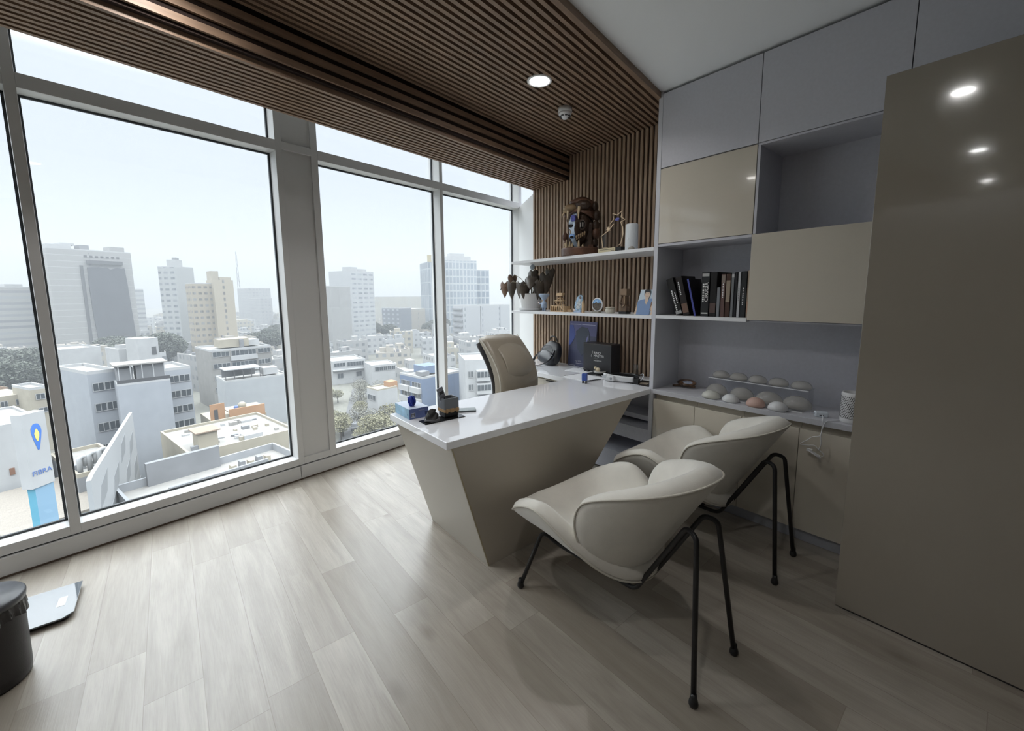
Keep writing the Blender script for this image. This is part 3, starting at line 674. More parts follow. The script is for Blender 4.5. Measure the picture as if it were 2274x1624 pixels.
# carved mask
M_md = mat('dark_carved_wood', (.045, .027, .018), .4, noise=.4, nscale=14, bump=.5, bscale=45)
M_mr = mat('reddish_carved_wood', (.11, .055, .035), .4, noise=.35, nscale=14, bump=.5, bscale=50); M_ml = mat('golden_carved_wood', (.26, .18, .10), .45, noise=.35, nscale=18, bump=.4, bscale=60)
M_tusk = mat('tusk_wood', (.56, .44, .28), .4, noise=.15, nscale=25); M_mf = mat('whitened_blue_face', (.42, .50, .60), .35, noise=.35, nscale=16); M_mb2 = mat('bright_blue_lips', (.20, .36, .68), .35); M_mp = mat('indigo_paint', (.09, .10, .34), .4, noise=.5, nscale=60); M_hole = mat('eye_hole', (.008, .007, .007), .9)
t = thing('carved_mask', 'large carved wooden mask, half pale blue face half skull, with tusks', 'mask', (-2.635, 3.03, ZU), R(20)); t.scale = (.84, 1, 1)
def headf(u, v, s=1, front=.13):
    a = (u-.5)*math.pi*1.05; z = .08+.36*v; w_ = .150*(math.sin(math.pi*(.12+.80*v)))**.55*(.72+.28*v)
    x = w_*math.sin(a); y = -front*math.cos(a)*(math.sin(math.pi*(.1+.8*v)))**.4
    nose = math.exp(-((u-.5)/.06)**2)*math.exp(-((v-.42)/.17)**2)*.045; brow = math.exp(-((v-.63)/.05)**2)*.018*(abs(u-.5) < .33); eye = -.022*math.exp(-((abs(u-.5)-.17)/.06)**2)*math.exp(-((v-.53)/.05)**2); lip = .02*math.exp(-((u-.5)/.12)**2)*math.exp(-((v-.2)/.05)**2)
    k = nose+brow+eye+lip
    return (x, y-k, z)
mb = MB(); mb.grid(lambda u, v: headf(.5+u*.5, v), 22, 32); o = mb.build('skull_half', M_md, t); o.modifiers.new('s', 'SOLIDIFY').thickness = .03
mb = MB(); mb.grid(lambda u, v: headf(u*.5, v*.86), 22, 30); o = mb.build('face_half', M_mf, t); o.modifiers.new('s', 'SOLIDIFY').thickness = .03
MB().sphere((-.066, -.124, .272), .026, sx=1.1, sy=.4, sz=.55).build('eye', M_hole, t); MB().sphere((.070, -.118, .272), .034, sx=1, sy=.5, sz=1).build('eye', M_hole, t)
e_ = MB(); e_.box(.052, .062, -.150, -.135, .25, .29); e_.box(.078, .088, -.148, -.130, .25, .29); e_.build('eye_bar', mat('grey_bone', (.34, .31, .28), .5), t)
MB().grid(lambda u, v: (.07+(.036+.008*math.cos(v*6.283))*math.cos(u*6.283), -.128+.008*math.sin(v*6.283), .272+(.040+.008*math.cos(v*6.283))*math.sin(u*6.283)), 24, 8, closeu=True).build('eye_socket', M_md, t)
MB().sphere((-.035, -.150, .175), .034, sx=1, sy=.5, sz=.7).build('lips', M_mb2, t); MB().sphere((-.030, -.170, .165), .018, sx=1.2, sy=.4, sz=.6).build('mouth', M_hole, t)
MB().box(-.045, .0, -.158, -.120, .305, .36).build('forehead_mark', M_mp, t, bevel=.004)
MB().tube([(-.075, -.125, .24), (-.058, -.142, .22), (-.05, -.148, .20)], .006, 6).build('scar', M_ml, t)
for k in range(5): MB().sphere((.018+.020*k, -.152+.006*k, .170+.008*k), .011, sy=.6, sz=1.1).build('tooth', M_ml, t); MB().sphere((.022+.018*k, -.150+.006*k, .148+.010*k), .009, sy=.6, sz=1.1).build('tooth', M_ml, t)
mb = MB(); mb.grid(lambda u, v: (.165*math.sin((u-.5)*3.3)*(1-.12*v), -.155*math.cos((u-.5)*3.0)*(1-.7*v*v)+.02, .36+.15*v+.03*math.cos((u-.5)*6.3)-.0), 26, 12); o = mb.build('headdress', M_mr, t); o.modifiers.new('s', 'SOLIDIFY').thickness = .035
MB().sphere((-.075, -.115, .43), .075, sx=1.1, sy=.8, sz=.45).build('brow_ornament', M_ml, t); MB().sphere((-.12, -.12, .41), .035, sx=1.2, sy=.6, sz=.6).build('brow_ornament', M_ml, t)
MB().sphere((.06, -.10, .445), .085, sx=1.1, sy=.7, sz=.55).build('brow_ornament', M_md, t); MB().sphere((.0, -.05, .485), .09, sx=1.3, sy=.8, sz=.4).build('crest', M_mr, t)
for px_, pz, s_ in ((.165, .44, .045), (.185, .36, .05), (.178, .27, .05), (.18, .20, .055), (.17, .12, .045)): MB().sphere((px_, -.02, pz), s_, sx=.7, sy=.9).build('ear_scroll', M_md if s_ != .055 else M_mr, t)
for px_, pz, s_ in ((-.165, .40, .035), (-.175, .19, .045), (-.165, .13, .04)): MB().sphere((px_, -.03, pz), s_, sx=.6, sy=.9).build('ear_scroll', M_mr, t)
def tusk(p0, p1, p2, r): MB().tube(bez([p0, p1, p2], 6), [r*(1-(i/12)**1.6*.93) for i in range(13)], 9).build('tusk', M_tusk, t)
tusk((-.085, -.150, .40), (-.082, -.162, .35), (-.076, -.155, .30), .013); tusk((.045, -.155, .425), (.045, -.170, .37), (.042, -.165, .315), .016); tusk((-.135, -.12, .40), (-.16, -.13, .37), (-.168, -.13, .345), .009)
for a, h_ in ((-.115, .09), (-.075, .07), (-.045, .055), (.030, .09), (.075, .04)): tusk((a, -.12, .065), (a+.002, -.128, .065+h_*.6), (a+.008, -.130, .065+h_), .014)
MB().grid(lambda u, v: (.155*math.sin((u-.5)*3.14), -.15*math.cos((u-.5)*2.9)+.0, .0+.075*v), 24, 6).build('jaw_base', M_mr, t).modifiers.new('s', 'SOLIDIFY').thickness = -.05
MB().box(-.13, .15, -.06, .06, 0, .30).build('back_block', M_md, t, bevel=.02)
MB().grid(lambda u, v: (-.085+.052*math.cos(u*6.283)*(1 if v < .5 else .7), -.13+.0*v, .035+.03*math.sin(u*6.283)*(1 if v < .5 else .7)-0), 20, 2, closeu=True).build('jaw_swirl', M_ml, t).modifiers.new('s', 'SOLIDIFY').thickness = .02
for k in range(4): MB().tube([(.12+.014*k, -.06, .005), (.12+.014*k, -.065, .10)], .006, 6).build('fringe', M_mr, t)
for k in range(3): MB().sphere((-.165, -.05, .03+.045*k), .02, sx=.6, sz=1.1).build('side_bead', M_tusk, t)

# star trophy
M_gold = mat('pale_gold_edge', (.74, .58, .40), .35)
t = thing('star_trophy', 'clear star-shaped award trophy with gold outline on the upper shelf', 'trophy', (-2.225, 2.93, ZU))
MB().box(-.105, .13, -.03, .03, 0, .040).build('base', M_blackp, t, bevel=.002)
MB().box(-.105, .075, -.0325, -.030, .002, .038).build('name_plate', mat('gold_plate', (.62, .55, .36), .35), t)
for k, (a, b) in enumerate(((-.085, .06), (.03, .065))): MB().box(a, b, -.0332, -.0325, .024-.012*k, .028-.012*k).build('engraved_line', mat('engraving', (.12, .10, .08), .6), t)
S = 1/11370*1.  # trophy outline in metres
def TP(x, y): return ((x-1360)*.000447, .040+(1350-y)*.00034)
ol = [(1310, 1345), (1200, 1335), (1155, 1040), (1330, 920), (1440, 780), (1355, 775), (1440, 670), (1412, 535), (1515, 590), (1620, 510), (1600, 650), (1690, 725), (1595, 765), (1640, 900), (1650, 1050), (1610, 1280), (1555, 1310)]
P_ = [TP(*p) for p in ol]; MB().prism(P_, -.005, .005, ax='y').build('acrylic_plate', glass_mat('smoky_acrylic', (.80, .80, .80), 1.5), t)
MB().tube([(x, -.006, z) for x, z in P_], .0052, 5).build('outline', M_gold, t)
c = TP(1325, 885); st = []
for k in range(12): a = R(30*k+15); r_ = .026 if k % 2 == 0 else .012; st.append((c[0]+r_*math.cos(a), c[1]+r_*math.sin(a)))
MB().prism(st, -.011, -.006, ax='y').build('small_star', M_gold, t); MB().lathe([(0, 0), (.022, 0), (.022, .002), (0, .002)], seg=16, sy=.6).build('blue_emblem', mat('trophy_blue', (.12, .13, .38), .4), t, loc=(TP(1518, 690)[0], -.0065, TP(1518, 690)[1]), rot=(R(90), 0, 0))
t = thing('white_cylinder', 'plain white cylinder diffuser beside the star trophy on the upper shelf', 'diffuser', (-2.03, 2.95, ZU))
MB().lathe([(.050, 0), (.052, .01), (.050, .205), (.046, .212), (.038, .213), (0, .210)], seg=36).build('body', mat('white_shell', (.66, .70, .73), .35), t); MB().box(-.006, .006, -.053, -.050, .09, .10).build('button', M_lamw, t)
MB().sphere((.012, -.028, .012), .036, sy=.7, sz=.9).build('base_light', mat('warm_grey_dome', (.36, .34, .30), .4), t)

# ------------------------------------------------------------------ books
def book(label, x0, x1, zt, yd, cover, lean=0, y0=2.89, page=None, txt=None, tcol=(.8, .8, .8), tsize=.02, spine=None, base=ZS+.004):
    w_ = x1-x0; h_ = zt-base; t = thing('book', label, 'book', (x0, y0, base), 0, 'books in the bookshelf niche')
    t.rotation_euler = (0, lean, 0)
    Mc = mat('cover_%02d%02d%02d' % tuple(int(99*c) for c in cover), cover, .5, spec=.3)
    mb = MB(); mb.box(0, .003, 0, yd, 0, h_); mb.box(w_-.003, w_, 0, yd, 0, h_); mb.box(0, w_, 0, .004, 0, h_); mb.build('cover', Mc, t, bevel=.0008)
    MB().box(.003, w_-.003, .004, yd-.004, .004, h_-.004).build('pages', mat('book_pages', (.55, .52, .46), .8), t)
    if spine:
        for (a, b, c) in spine: MB().box(w_*.08, w_*.92, -.0009, 0, h_*a, h_*b).build('spine_band', mat('band_%02d%02d%02d' % tuple(int(99*q) for q in c), c, .4), t)
    if txt:
        for (s_, zc, sz_, xo) in txt:
            if s_ != 'CIRUGÍA':      # lettering too small to read in the photo: a broken run of fine strokes
                rq = random.Random(len(s_)); q = zc-.022*len(s_)*sz_/.02; mb = MB(); z_ = h_*q
                while z_ < h_*(2*zc-q):
                    d_ = rq.uniform(.005, .016); mb.box(w_*xo-sz_*.28, w_*xo+sz_*.22, -.0012, -.0002, z_, z_+d_*.8); z_ += d_+.003
                mb.build('spine_lettering', mat('spine_ink_%02d' % int(tcol[0]*99), tcol, .5), t); continue
            text('spine_text', s_, sz_, mat('spine_ink_%02d' % int(tcol[0]*99), tcol, .5), t, (w_*xo, -.0012, h_*zc), Matrix(((0, -1, 0), (0, 0, -1), (1, 0, 0))).to_euler(), .0002)
    return t
BK = (.018, .017, .017)
book('thick black book leaning left at the start of the row', -1.588, -1.535, 1.622, .19, BK, -.0, txt=[('x'*14, .38, .019, .35), ('x'*10, .45, .013, .72)], spine=[(.02, .10, (.35, .35, .35))]).rotation_euler = (0, R(-19), 0)
book('black book leaning left with reddish picture low on its spine', -1.532, -1.482, 1.63, .20, (.022, .018, .018), txt=[('x'*9, .7, .017, .35)], spine=[(.06, .30, (.16, .09, .06))]).rotation_euler = (0, R(-15.5), 0)
book('thin blue book leaning against the black ones', -1.452, -1.437, 1.615, .18, (.022, .020, .024), spine=[(0, 1, (.06, .07, .33))]).rotation_euler = (0, R(-14), 0)
book('tall black book with large white title word on the spine', -1.408, -1.352, 1.652, .22, (.028, .030, .032), txt=[('CIRUGÍA', .55, .034, .68), ('x'*8, .52, .022, .28)], tcol=(.85, .85, .82), spine=[(.06, .085, (.75, .75, .72)), (.90, .965, (.45, .45, .44))])
book('wide black book next to the tall titled one', -1.348, -1.302, 1.650, .23, (.016, .015, .016), spine=[(.08, .30, (.10, .06, .05))])
book('low grey ribbed book half the height of the others', -1.300, -1.278, 1.545, .17, (.22, .23, .25))
book('brown book with white title on its spine', -1.274, -1.246, 1.632, .20, (.14, .085, .075), txt=[('x'*12, .62, .013, .5)], tcol=(.8, .78, .74), spine=[(.80, .97, (.26, .21, .18))])
book('dark brown book with tan curved shape', -1.243, -1.212, 1.632, .21, (.075, .04, .03), spine=[(.35, .85, (.34, .27, .20))])
book('slim grey book right of the brown ones', -1.209, -1.190, 1.637, .20, (.20, .21, .22), spine=[(.90, .97, (.50, .50, .50))])
book('thin black book between grey and white spines', -1.187, -1.171, 1.642, .21, (.025, .025, .028))
book('slim white-spined book between two black books', -1.168, -1.150, 1.643, .20, (.50, .51, .53), txt=[('x'*12, .5, .010, .5)], tcol=(.2, .2, .2))
book('broad black book with fine white spine lettering', -1.147, -1.113, 1.645, .21, (.030, .032, .034), txt=[('x'*13, .45, .012, .45)])
book('tan book at the right end against the beige cabinet', -1.110, -1.088, 1.648, .20, (.34, .27, .20), spine=[(.1, .35, (.42, .26, .18))])

# ------------------------------------------------------------------ on the grey counter
ZK = .775
t = thing('agate_slice', 'dark polished stone slice on wooden foot in the corner of the counter', 'ornament', (-1.60, 3.08, ZK))
MB().tube(bez([(-.085, -.02, .006), (-.03, 0, .010), (.04, 0, .012), (.09, -.01, .02)], 5), .008, 8).build('stand', M_dw, t)
MB().sphere((0, 0, 0), .062, sx=1.25, sy=.75, sz=.38).build('stone', mat('agate', (.10, .055, .03), .12, coat=.6, noise=.6, nscale=25), t, loc=(.02, 0, .040), rot=(R(18), 0, 0))
MB().sphere((0, 0, 0), .040, sx=1.2, sy=.6, sz=.3).build('stone_face', mat('agate_grey', (.22, .24, .30), .1, coat=.6, noise=.4, nscale=40), t, loc=(.03, -.018, .046), rot=(R(24), 0, 0))
t = thing('acrylic_display_stand', 'clear two-tier acrylic display stand holding breast implants', 'display stand', (-1.075, 3.02, ZK))
mb = MB(); mb.box(-.31, .31, -.095, .11, .0, .004); mb.build('lower_tier', M_clear, t)
MB().box(-.31, .31, .0, .13, .118, .122).build('upper_tier', M_clear, t)
MB().prism([(-.0, .004), (.11, .004), (.11, .118), (.0, .118)], -.310, -.306, ax='x').build('side_support', M_clear, t); MB().prism([(-.0, .004), (.11, .004), (.11, .118), (.0, .118)], .306, .310, ax='x').build('side_support', M_clear, t)
mb = MB(); mb.box(-.31, .31, -.0965, -.095, .0, .0045); mb.box(-.31, .31, -.0015, .0, .1175, .1225); mb.build('polished_edge', mat('edge_glow', (.8, .82, .84), .2), t)
def implant(lab, x, y, z, rx, rz, M, tilt=0):
    k = mat_i[M]; mb = MB().lathe([(0, 0), (.80, .0), (.96, .10), (1.0, .22), (.93, .48), (.75, .75), (.45, .94), (.2, 1.0), (0, 1.01)], seg=28)
    o = mb.build('breast_implant', k); o.scale = (rx, rx*.85, rz); o.location = (x, y, z); o.rotation_euler = (tilt, 0, 0)
    tag(o, lab, 'implant', 'breast implants on display')
mat_i = {'clear': mat('silicone_clear', (.62, .60, .56), .2, alpha=.42), 'white': mat('silicone_white', (.68, .69, .70), .35, bump=.1, bscale=200), 'pale': mat('silicone_pale', (.68, .68, .62), .3, alpha=.85), 'pink': mat('silicone_pink', (.56, .38, .32), .4, noise=.2, nscale=60)}
implant('pale milky implant on the counter, leftmost of the front row', -1.305, 2.895, ZK, .062, .052, 'pale')
implant('small white implant second from left in the front row', -1.168, 2.885, ZK, .054, .052, 'white')
implant('pink textured implant in the front row', -1.012, 2.885, ZK, .058, .058, 'pink')
implant('white implant at the right end of the front row', -.885, 2.885, ZK, .057, .055, 'white')
for x, r_, l_ in ((-1.29, .075, 'leftmost'), (-1.12, .08, 'second from left'), (-.95, .085, 'third from left'), (-.79 , .085, 'rightmost')):
    implant('large clear implant on the lower acrylic tier, '+l_, x-.03, 3.015, ZK+.004, r_*.98, .078, 'clear')
for x, l_ in ((-1.32, 'leftmost'), (-1.20, 'second from left'), (-1.075, 'in the middle'), (-.95, 'second from right'), (-.82, 'rightmost')):
    implant('clear implant on the upper acrylic tier, '+l_, x, 3.075, ZK+.122, .060, .050, 'clear')
t = thing('round_speaker', 'white perforated cylindrical speaker at the right end of the counter', 'speaker', (-.527, 2.925, ZK))
MB().lathe([(.050, 0), (.054, .004), (.056, .02), (.056, .165), (.052, .172), (.042, .172), (.040, .166), (0, .164)], seg=48).build('body', mat('speaker_white', (.72, .72, .72), .4), t)
mb = MB()
for r_ in range(13):
    for k in range(36):
        a = 2*math.pi*(k+.5*(r_ % 2))/36; Mr = Matrix.Rotation(a, 3, 'Z'); mb.xbox(Mr @ Vector((.0562, 0, .036+.0094*r_)), (.0008, .0052, .0052), Mr @ Matrix.Rotation(R(45), 3, 'X'))
mb.build('grille_holes', mat('grille_dark', (.09, .09, .09), .6), t); MB().lathe([(.0563, .028), (.0566, .029), (.0563, .030)], seg=40).build('seam_ring', M_seam, t)
t = thing('plug_charger', 'small white plug charger lying on the counter edge', 'charger', (-.672, 2.93, ZK), R(25))
MB().box(-.032, .032, -.022, .022, 0, .030).build('body', mat('charger_white', (.66, .71, .76), .4), t, bevel=.006); mb = MB(); mb.tube([(-.032, -.008, .018), (-.052, -.008, .018)], .0022, 6); mb.tube([(-.032, .008, .018), (-.052, .008, .018)], .0022, 6); mb.build('prong', M_chrome, t)
MB().box(-.012, .008, -.0225, -.0218, .009, .014).build('socket', M_seam, t)
cab = [(-.66, 2.905, .790), (-.645, 2.86, .786), (-.640, 2.832, .780), (-.638, 2.826, .74), (-.642, 2.824, .69), (-.68, 2.823, .672), (-.70, 2.822, .65), (-.735, 2.822, .615), (-.70, 2.822, .617), (-.665, 2.821, .625), (-.648, 2.820, .61), (-.618, 2.820, .585), (-.63, 2.818, .572), (-.675, 2.818, .59), (-.69, 2.816, .592), (-.65, 2.815, .575), (-.625, 2.815, .562)]
t = thing('charging_cable', 'white charging cable looped over the counter edge from the round speaker', 'cable', (0, 0, 0))
MB().tube(bez(cab, 5), .0022, 6).build('cable', M_lamw, t)
MB().tube(bez([(-.575, 2.895, .779), (-.60, 2.85, .780), (-.622, 2.832, .776), (-.636, 2.826, .73), (-.640, 2.824, .69), (-.636, 2.823, .64), (-.645, 2.820, .60)], 6), .0022, 6).build('cable', M_lamw, t)
mb = MB(); mb.box(-.70, -.672, 2.811, 2.822, .585, .600); mb.tube([(-.69, 2.814, .59), (-.63, 2.812, .558)], .004, 6); mb.build('connector', M_lamw, t)

# ------------------------------------------------------------------ on the desk
t = thing('glove_box', 'blue and white box of medium examination gloves on the window end of desk', 'box', (-2.223, 1.05, DZ+.001), R(88))
W_, D2, H_ = .125, .21, .062
MB().box(0, W_, 0, D2, 0, H_).build('carton', mat('glove_box_top', (.60, .68, .82), .45), t, bevel=.001)
MB().box(.0008, W_-.0008, -.0007, .0001, .0, H_-.001).build('front_print', mat('glove_blue', (.14, .19, .42), .45, noise=.15, nscale=12), t)
MB().box(-.0007, .0001, .0008, D2-.0008, .0, H_-.001).build('side_print', mat('glove_cyan', (.30, .50, .66), .45, noise=.35, nscale=9), t)
MB().box(.010, .038, -.0012, -.0006, .008, .036).build('size_field', mat('size_grey', (.50, .53, .62), .5), t); text('size_letter', 'M', .030, M_blackp, t, (.024, -.0014, .022), FR, .0002)
MB().box(.100, .120, -.0012, -.0006, .012, .034).build('icon_field', mat('icon_navy', (.03, .05, .14), .5), t); MB().box(.060, .098, -.0012, -.0006, .046, .048).build('printed_line', MC['size_grey'], t)
text('size_letter', 'M', .022, mat('side_ink', (.12, .25, .40), .5), t, (-.0014, .020, .022), (R(90), 0, R(-90)), .0002)
M_gl = mat('blue_nitrile', (.025, .05, .38), .3, noise=.25, nscale=30)
o = MB().grid(lambda u, v: ((.020+.009*math.sin(5*u*6.283+v*9)+.005*math.sin(21*v*3.1+u*19))*math.sin(math.pi*(.04+.92*v))*math.cos(u*6.283)*1.15, (.018+.009*math.sin(7*u*6.283+v*14))*math.sin(math.pi*(.04+.92*v))*math.sin(u*6.283), .030-.034*math.cos(math.pi*v)), 40, 22, closeu=True).build('glove', M_gl, loc=(-2.285, 1.10, DZ+.064))
tag(o, 'crumpled dark blue nitrile glove poking out of the box top', 'glove'); MB().tube([(-.015, 0, .045), (-.045, -.004, .044)], .005, 6).build('finger', M_gl, o)
# black tray with rock plinth (figure itself left out) and pen cup
t = thing('display_base', 'black display plinth with rock base on a thin black tray on the desk', 'display base', (-2.113, 1.14, DZ), R(88))
MB().box(-.065, .200, -.046, .046, 0, .004).build('tray', mat('gloss_black', (.012, .012, .013), .1), t, bevel=.002)
MB().lathe([(.050, .004), (.052, .008), (.052, .016), (.048, .019), (0, .019)], seg=6).build('plinth', mat('plinth_grey', (.10, .10, .11), .35), t)
mb = MB(); rg = random.Random(4)
mb.grid(lambda u, v: ((.040-.022*v+.007*math.sin(u*25+v*9))*math.cos(u*6.283)*(1-.9*(v > .96)), (.036-.019*v+.006*math.sin(u*19-v*7))*math.sin(u*6.283)*(1-.9*(v > .96)), .020+.050*v+.006*math.sin(u*14)*v), 28, 10, closeu=True); mb.build('rock', mat('black_rock', (.022, .022, .024), .5, bump=.5, bscale=80), t)
t = thing('pen_cup', 'square grey pencil cup with orange band on the desk', 'pen holder', (-2.140, 1.268, DZ+.0045), R(88))
MB().box(-.045, .045, -.04, .04, 0, .042).build('lower_body', M_blackp, t, bevel=.004)
mb = MB(); mb.box(-.048, .048, -.043, -.036, .040, .115); mb.box(-.048, .048, .036, .043, .040, .115); mb.box(-.048, -.041, -.036, .036, .040, .115); mb.box(.041, .048, -.036, .036, .040, .115); mb.box(-.041, .041, -.036, .036, .040, .045); mb.build('upper_body', mat('cup_grey', (.15, .16, .17), .4), t, bevel=.002)
mb = MB(); mb.box(-.0495, .0495, -.0445, .0445, .032, .050); mb.box(-.012, .012, -.048, -.044, .028, .054); mb.box(-.040, -.028, -.048, -.044, .028, .054); mb.box(.028, .040, -.048, -.044, .028, .054); mb.build('band', mat('band_orange', (.42, .26, .12), .45), t, bevel=.001)
t = thing('remote_control', 'grey slab remote control leaning in the pencil cup', 'remote', (-2.150, 1.258, DZ+.050), R(88))
Mr = Matrix.Rotation(R(-20), 3, 'Y'); MB().xbox((0, 0, .065), (.042, .010, .155), Matrix.Identity(3)).build('body', mat('remote_grey', (.22, .23, .26), .35), t, bevel=.003, rot=(R(4), R(-20), 0))
mb = MB(); [mb.box(-.014+.010*(k % 3), -.007+.010*(k % 3), -.0062, -.0048, .035+.014*(k//3), .042+.014*(k//3)) for k in range(9)]; mb.box(-.012, .014, -.0062, -.0048, .100, .118); mb.build('buttons', M_blackp, t, rot=(R(4), R(-20), 0))
t = thing('ruler_case', 'slim grey-green folded case lying behind the pencil cup', 'case', (-2.19, 1.37, DZ), R(60))
MB().box(-.03, .11, -.035, .035, 0, .012).build('body', mat('case_grey', (.30, .34, .35), .4), t, bevel=.004); MB().box(-.028, .108, -.036, -.034, .004, .006).build('zip', M_seam, t)
t = thing('rubber_stamp', 'small blue self-inking stamp standing on the desk', 'stamp', (-2.215, 2.615, DZ), R(20))
mb = MB(); mb.box(-.018, -.010, -.014, .014, 0, .02); mb.box(.010, .018, -.014, .014, 0, .02); mb.box(-.018, .018, -.014, .014, .018, .022); mb.build('feet', M_blackp, t, bevel=.001)
MB().box(-.021, .021, -.016, .016, .020, .084).build('housing', mat('stamp_blue', (.05, .10, .36), .3), t, bevel=.006); MB().box(-.0225, -.020, -.013, .013, .024, .078).build('label_side', mat('stamp_pale', (.34, .50, .75), .35), t)
# papers, tray, dish, keys, loupes, mats
t = thing('clipboard', 'white paper pad lying on the desk with thin dark pen on edge', 'paper', (-2.37, 2.79, DZ), R(-6))
MB().box(-.15, .15, -.11, .10, 0, .005).build('paper_pad', mat('paper', (.76, .77, .79), .6), t); MB().tube([(.148, -.112, .010), (.165, .04, .010)], .004, 6).build('pen', M_blackp, t); MB().tube([(-.152, -.10, .004), (-.152, .09, .004)], .003, 6).build('dark_edge', M_blackp, t)
o = MB().box(-.12, .12, -.085, .085, 0, .003).build('paper_sheet', mat('paper', (.76, .77, .79), .6), loc=(-2.63, 3.03, DZ), rot=(0, 0, R(12))); tag(o, 'white paper sheet under the keys on the return worktop', 'paper')
t = thing('key_bunch', 'bunch of keys with small black fob on a white sheet', 'keys', (-2.60, 3.045, DZ+.003))
rg = random.Random(9)
for k in range(6):
    a = k*1.05+.3; mb = MB(); mb.xbox((.03*math.cos(a), .02*math.sin(a), .008+.004*k), (.042, .007, .002), Matrix.Rotation(a, 3, 'Z')); mb.xbox((.055*math.cos(a), .036*math.sin(a), .008+.004*k), (.02, .018, .002), Matrix.Rotation(a, 3, 'Z')); mb.build('key', M_chrome if k % 2 else M_lamw, t)
MB().box(.025, .075, -.02, .012, 0, .014).build('fob', M_blackp, t, bevel=.003); MB().grid(lambda u, v: ((.017+.0015*math.cos(v*6.28))*math.cos(u*6.28), (.017+.0015*math.cos(v*6.28))*math.sin(u*6.28), .03+.0015*math.sin(v*6.28)), 24, 6, closeu=True).build('key_ring', M_chrome, t)
M_mat = mat('black_mat', (.012, .012, .014), .45)
o = MB().prism([(-.14, -.085), (.12, -.09), (.14, .08), (-.12, .085)], 0, .003).build('desk_mat', M_mat, loc=(-2.36, 3.03, DZ), rot=(0, 0, R(8))); tag(o, 'small black mat under the white dish and bear figure', 'mat')
o = MB().prism([(-.19, -.095), (.13, -.11), (.13, .09), (-.16, .08)], 0, .003).build('desk_mat', M_mat, loc=(-1.92, 2.99, DZ)); tag(o, 'black mat beside the cabinet side panel under the head strap', 'mat')
t = thing('small_dish', 'round white glass dish on a small black mat', 'dish', (-2.40, 3.045, DZ+.003))
MB().lathe([(.038, 0), (.052, .006), (.060, .024), (.056, .025), (.048, .010), (0, .007)], seg=28).build('bowl', mat('dish_white', (.66, .65, .62), .2), t); MB().lathe([(.02, .006), (.024, .010), (0, .012)], (.02, -.005, 0), 14).build('content', M_lamw, t)
t = thing('figurine', 'little cream bear-like figurine leaning on the white dish', 'figurine', (-2.425, 3.035, DZ+.012))
Mcr = mat('cream_resin', (.66, .56, .40), .45)
MB().sphere((.01, 0, .025), .020, sx=1.2, sy=.9).build('body', Mcr, t); MB().sphere((-.016, -.006, .036), .013).build('head', Mcr, t)
for q in ((-.020, -.006, .049), (-.008, -.006, .049)): MB().sphere(q, .0045).build('ear', Mcr, t)
for q in ((-.004, -.014, .008), (.024, -.012, .008)): MB().sphere(q, .008, sz=1.3).build('leg', Mcr, t)
t = thing('magnifier_headband', 'white head-mounted magnifier with black strap beside the cabinet wall', 'headband magnifier', (-2.02, 2.93, DZ), R(8))
MB().grid(lambda u, v: (-.085+.165*math.sin((u-.35)*2.2), -.075+.04*math.cos((u-.5)*2.6)*-1+.04, .010+.045*v), 22, 4).build('front_band', mat('shell_white', (.68, .69, .70), .3), t).modifiers.new('s', 'SOLIDIFY').thickness = .012
MB().box(-.165, -.075, -.10, -.045, .004, .052).build('lamp_housing', MC['shell_white'], t, bevel=.010); MB().lathe([(0, 0), (.010, 0), (.010, .003), (0, .003)], seg=16).build('knob', mat('knob_grey', (.25, .26, .28), .3), t, loc=(-.100, -.100, .028), rot=(R(90), 0, 0))
MB().prism([(-.13, .05), (-.085, .05), (-.08, .085), (-.105, .075)], -.07, -.066, ax='y').build('lens_flap', mat('lens_grey', (.5, .53, .55), .2), t, loc=(0, -.14, 0))
MB().grid(lambda u, v: (-.02+.125*math.cos(math.pi*(.02+.96*u)), -.03+.125*math.sin(math.pi*(.02+.96*u)), .016+.040*v), 26, 4).build('strap', M_blackp, t).modifiers.new('s', 'SOLIDIFY').thickness = .006
MB().box(.085, .125, -.06, -.02, .0, .045).build('buckle', M_blackp, t, bevel=.003); MB().tube(bez([(.09, .04, .06), (.125, .03, .075), (.13, .01, .04), (.115, -.02, .02)], 5), .004, 6).build('wire_clip', M_chrome, t)
MB().tube(bez([(-.14, -.02, .02), (-.2, .03, .006), (-.25, .06, .004), (-.29, .075, .004)], 6), .0022, 5).build('cord', M_lamw, t)
o = MB().box(-.045, .045, -.028, .028, 0, .006).build('memory_card_case', mat('tan_card', (.36, .30, .24), .5), loc=(-1.88, 2.94, DZ+.003), rot=(0, 0, R(15)), bevel=.001); tag(o, 'small tan card case on the black mat by the panel', 'case')
t = thing('glass_cube', 'dark transparent small glass trophy behind the black mat at the slats', 'ornament', (-2.115, 3.20, DZ))
MB().box(-.028, .028, -.02, .02, 0, .012).build('base', M_blackp, t); MB().prism([(-.026, .012), (.026, .012), (.02, .075), (.026, .105), (-.026, .105), (-.02, .07)], -.012, .012, ax='y').build('crystal', glass_mat('crystal', (.85, .87, .88), 2), t)
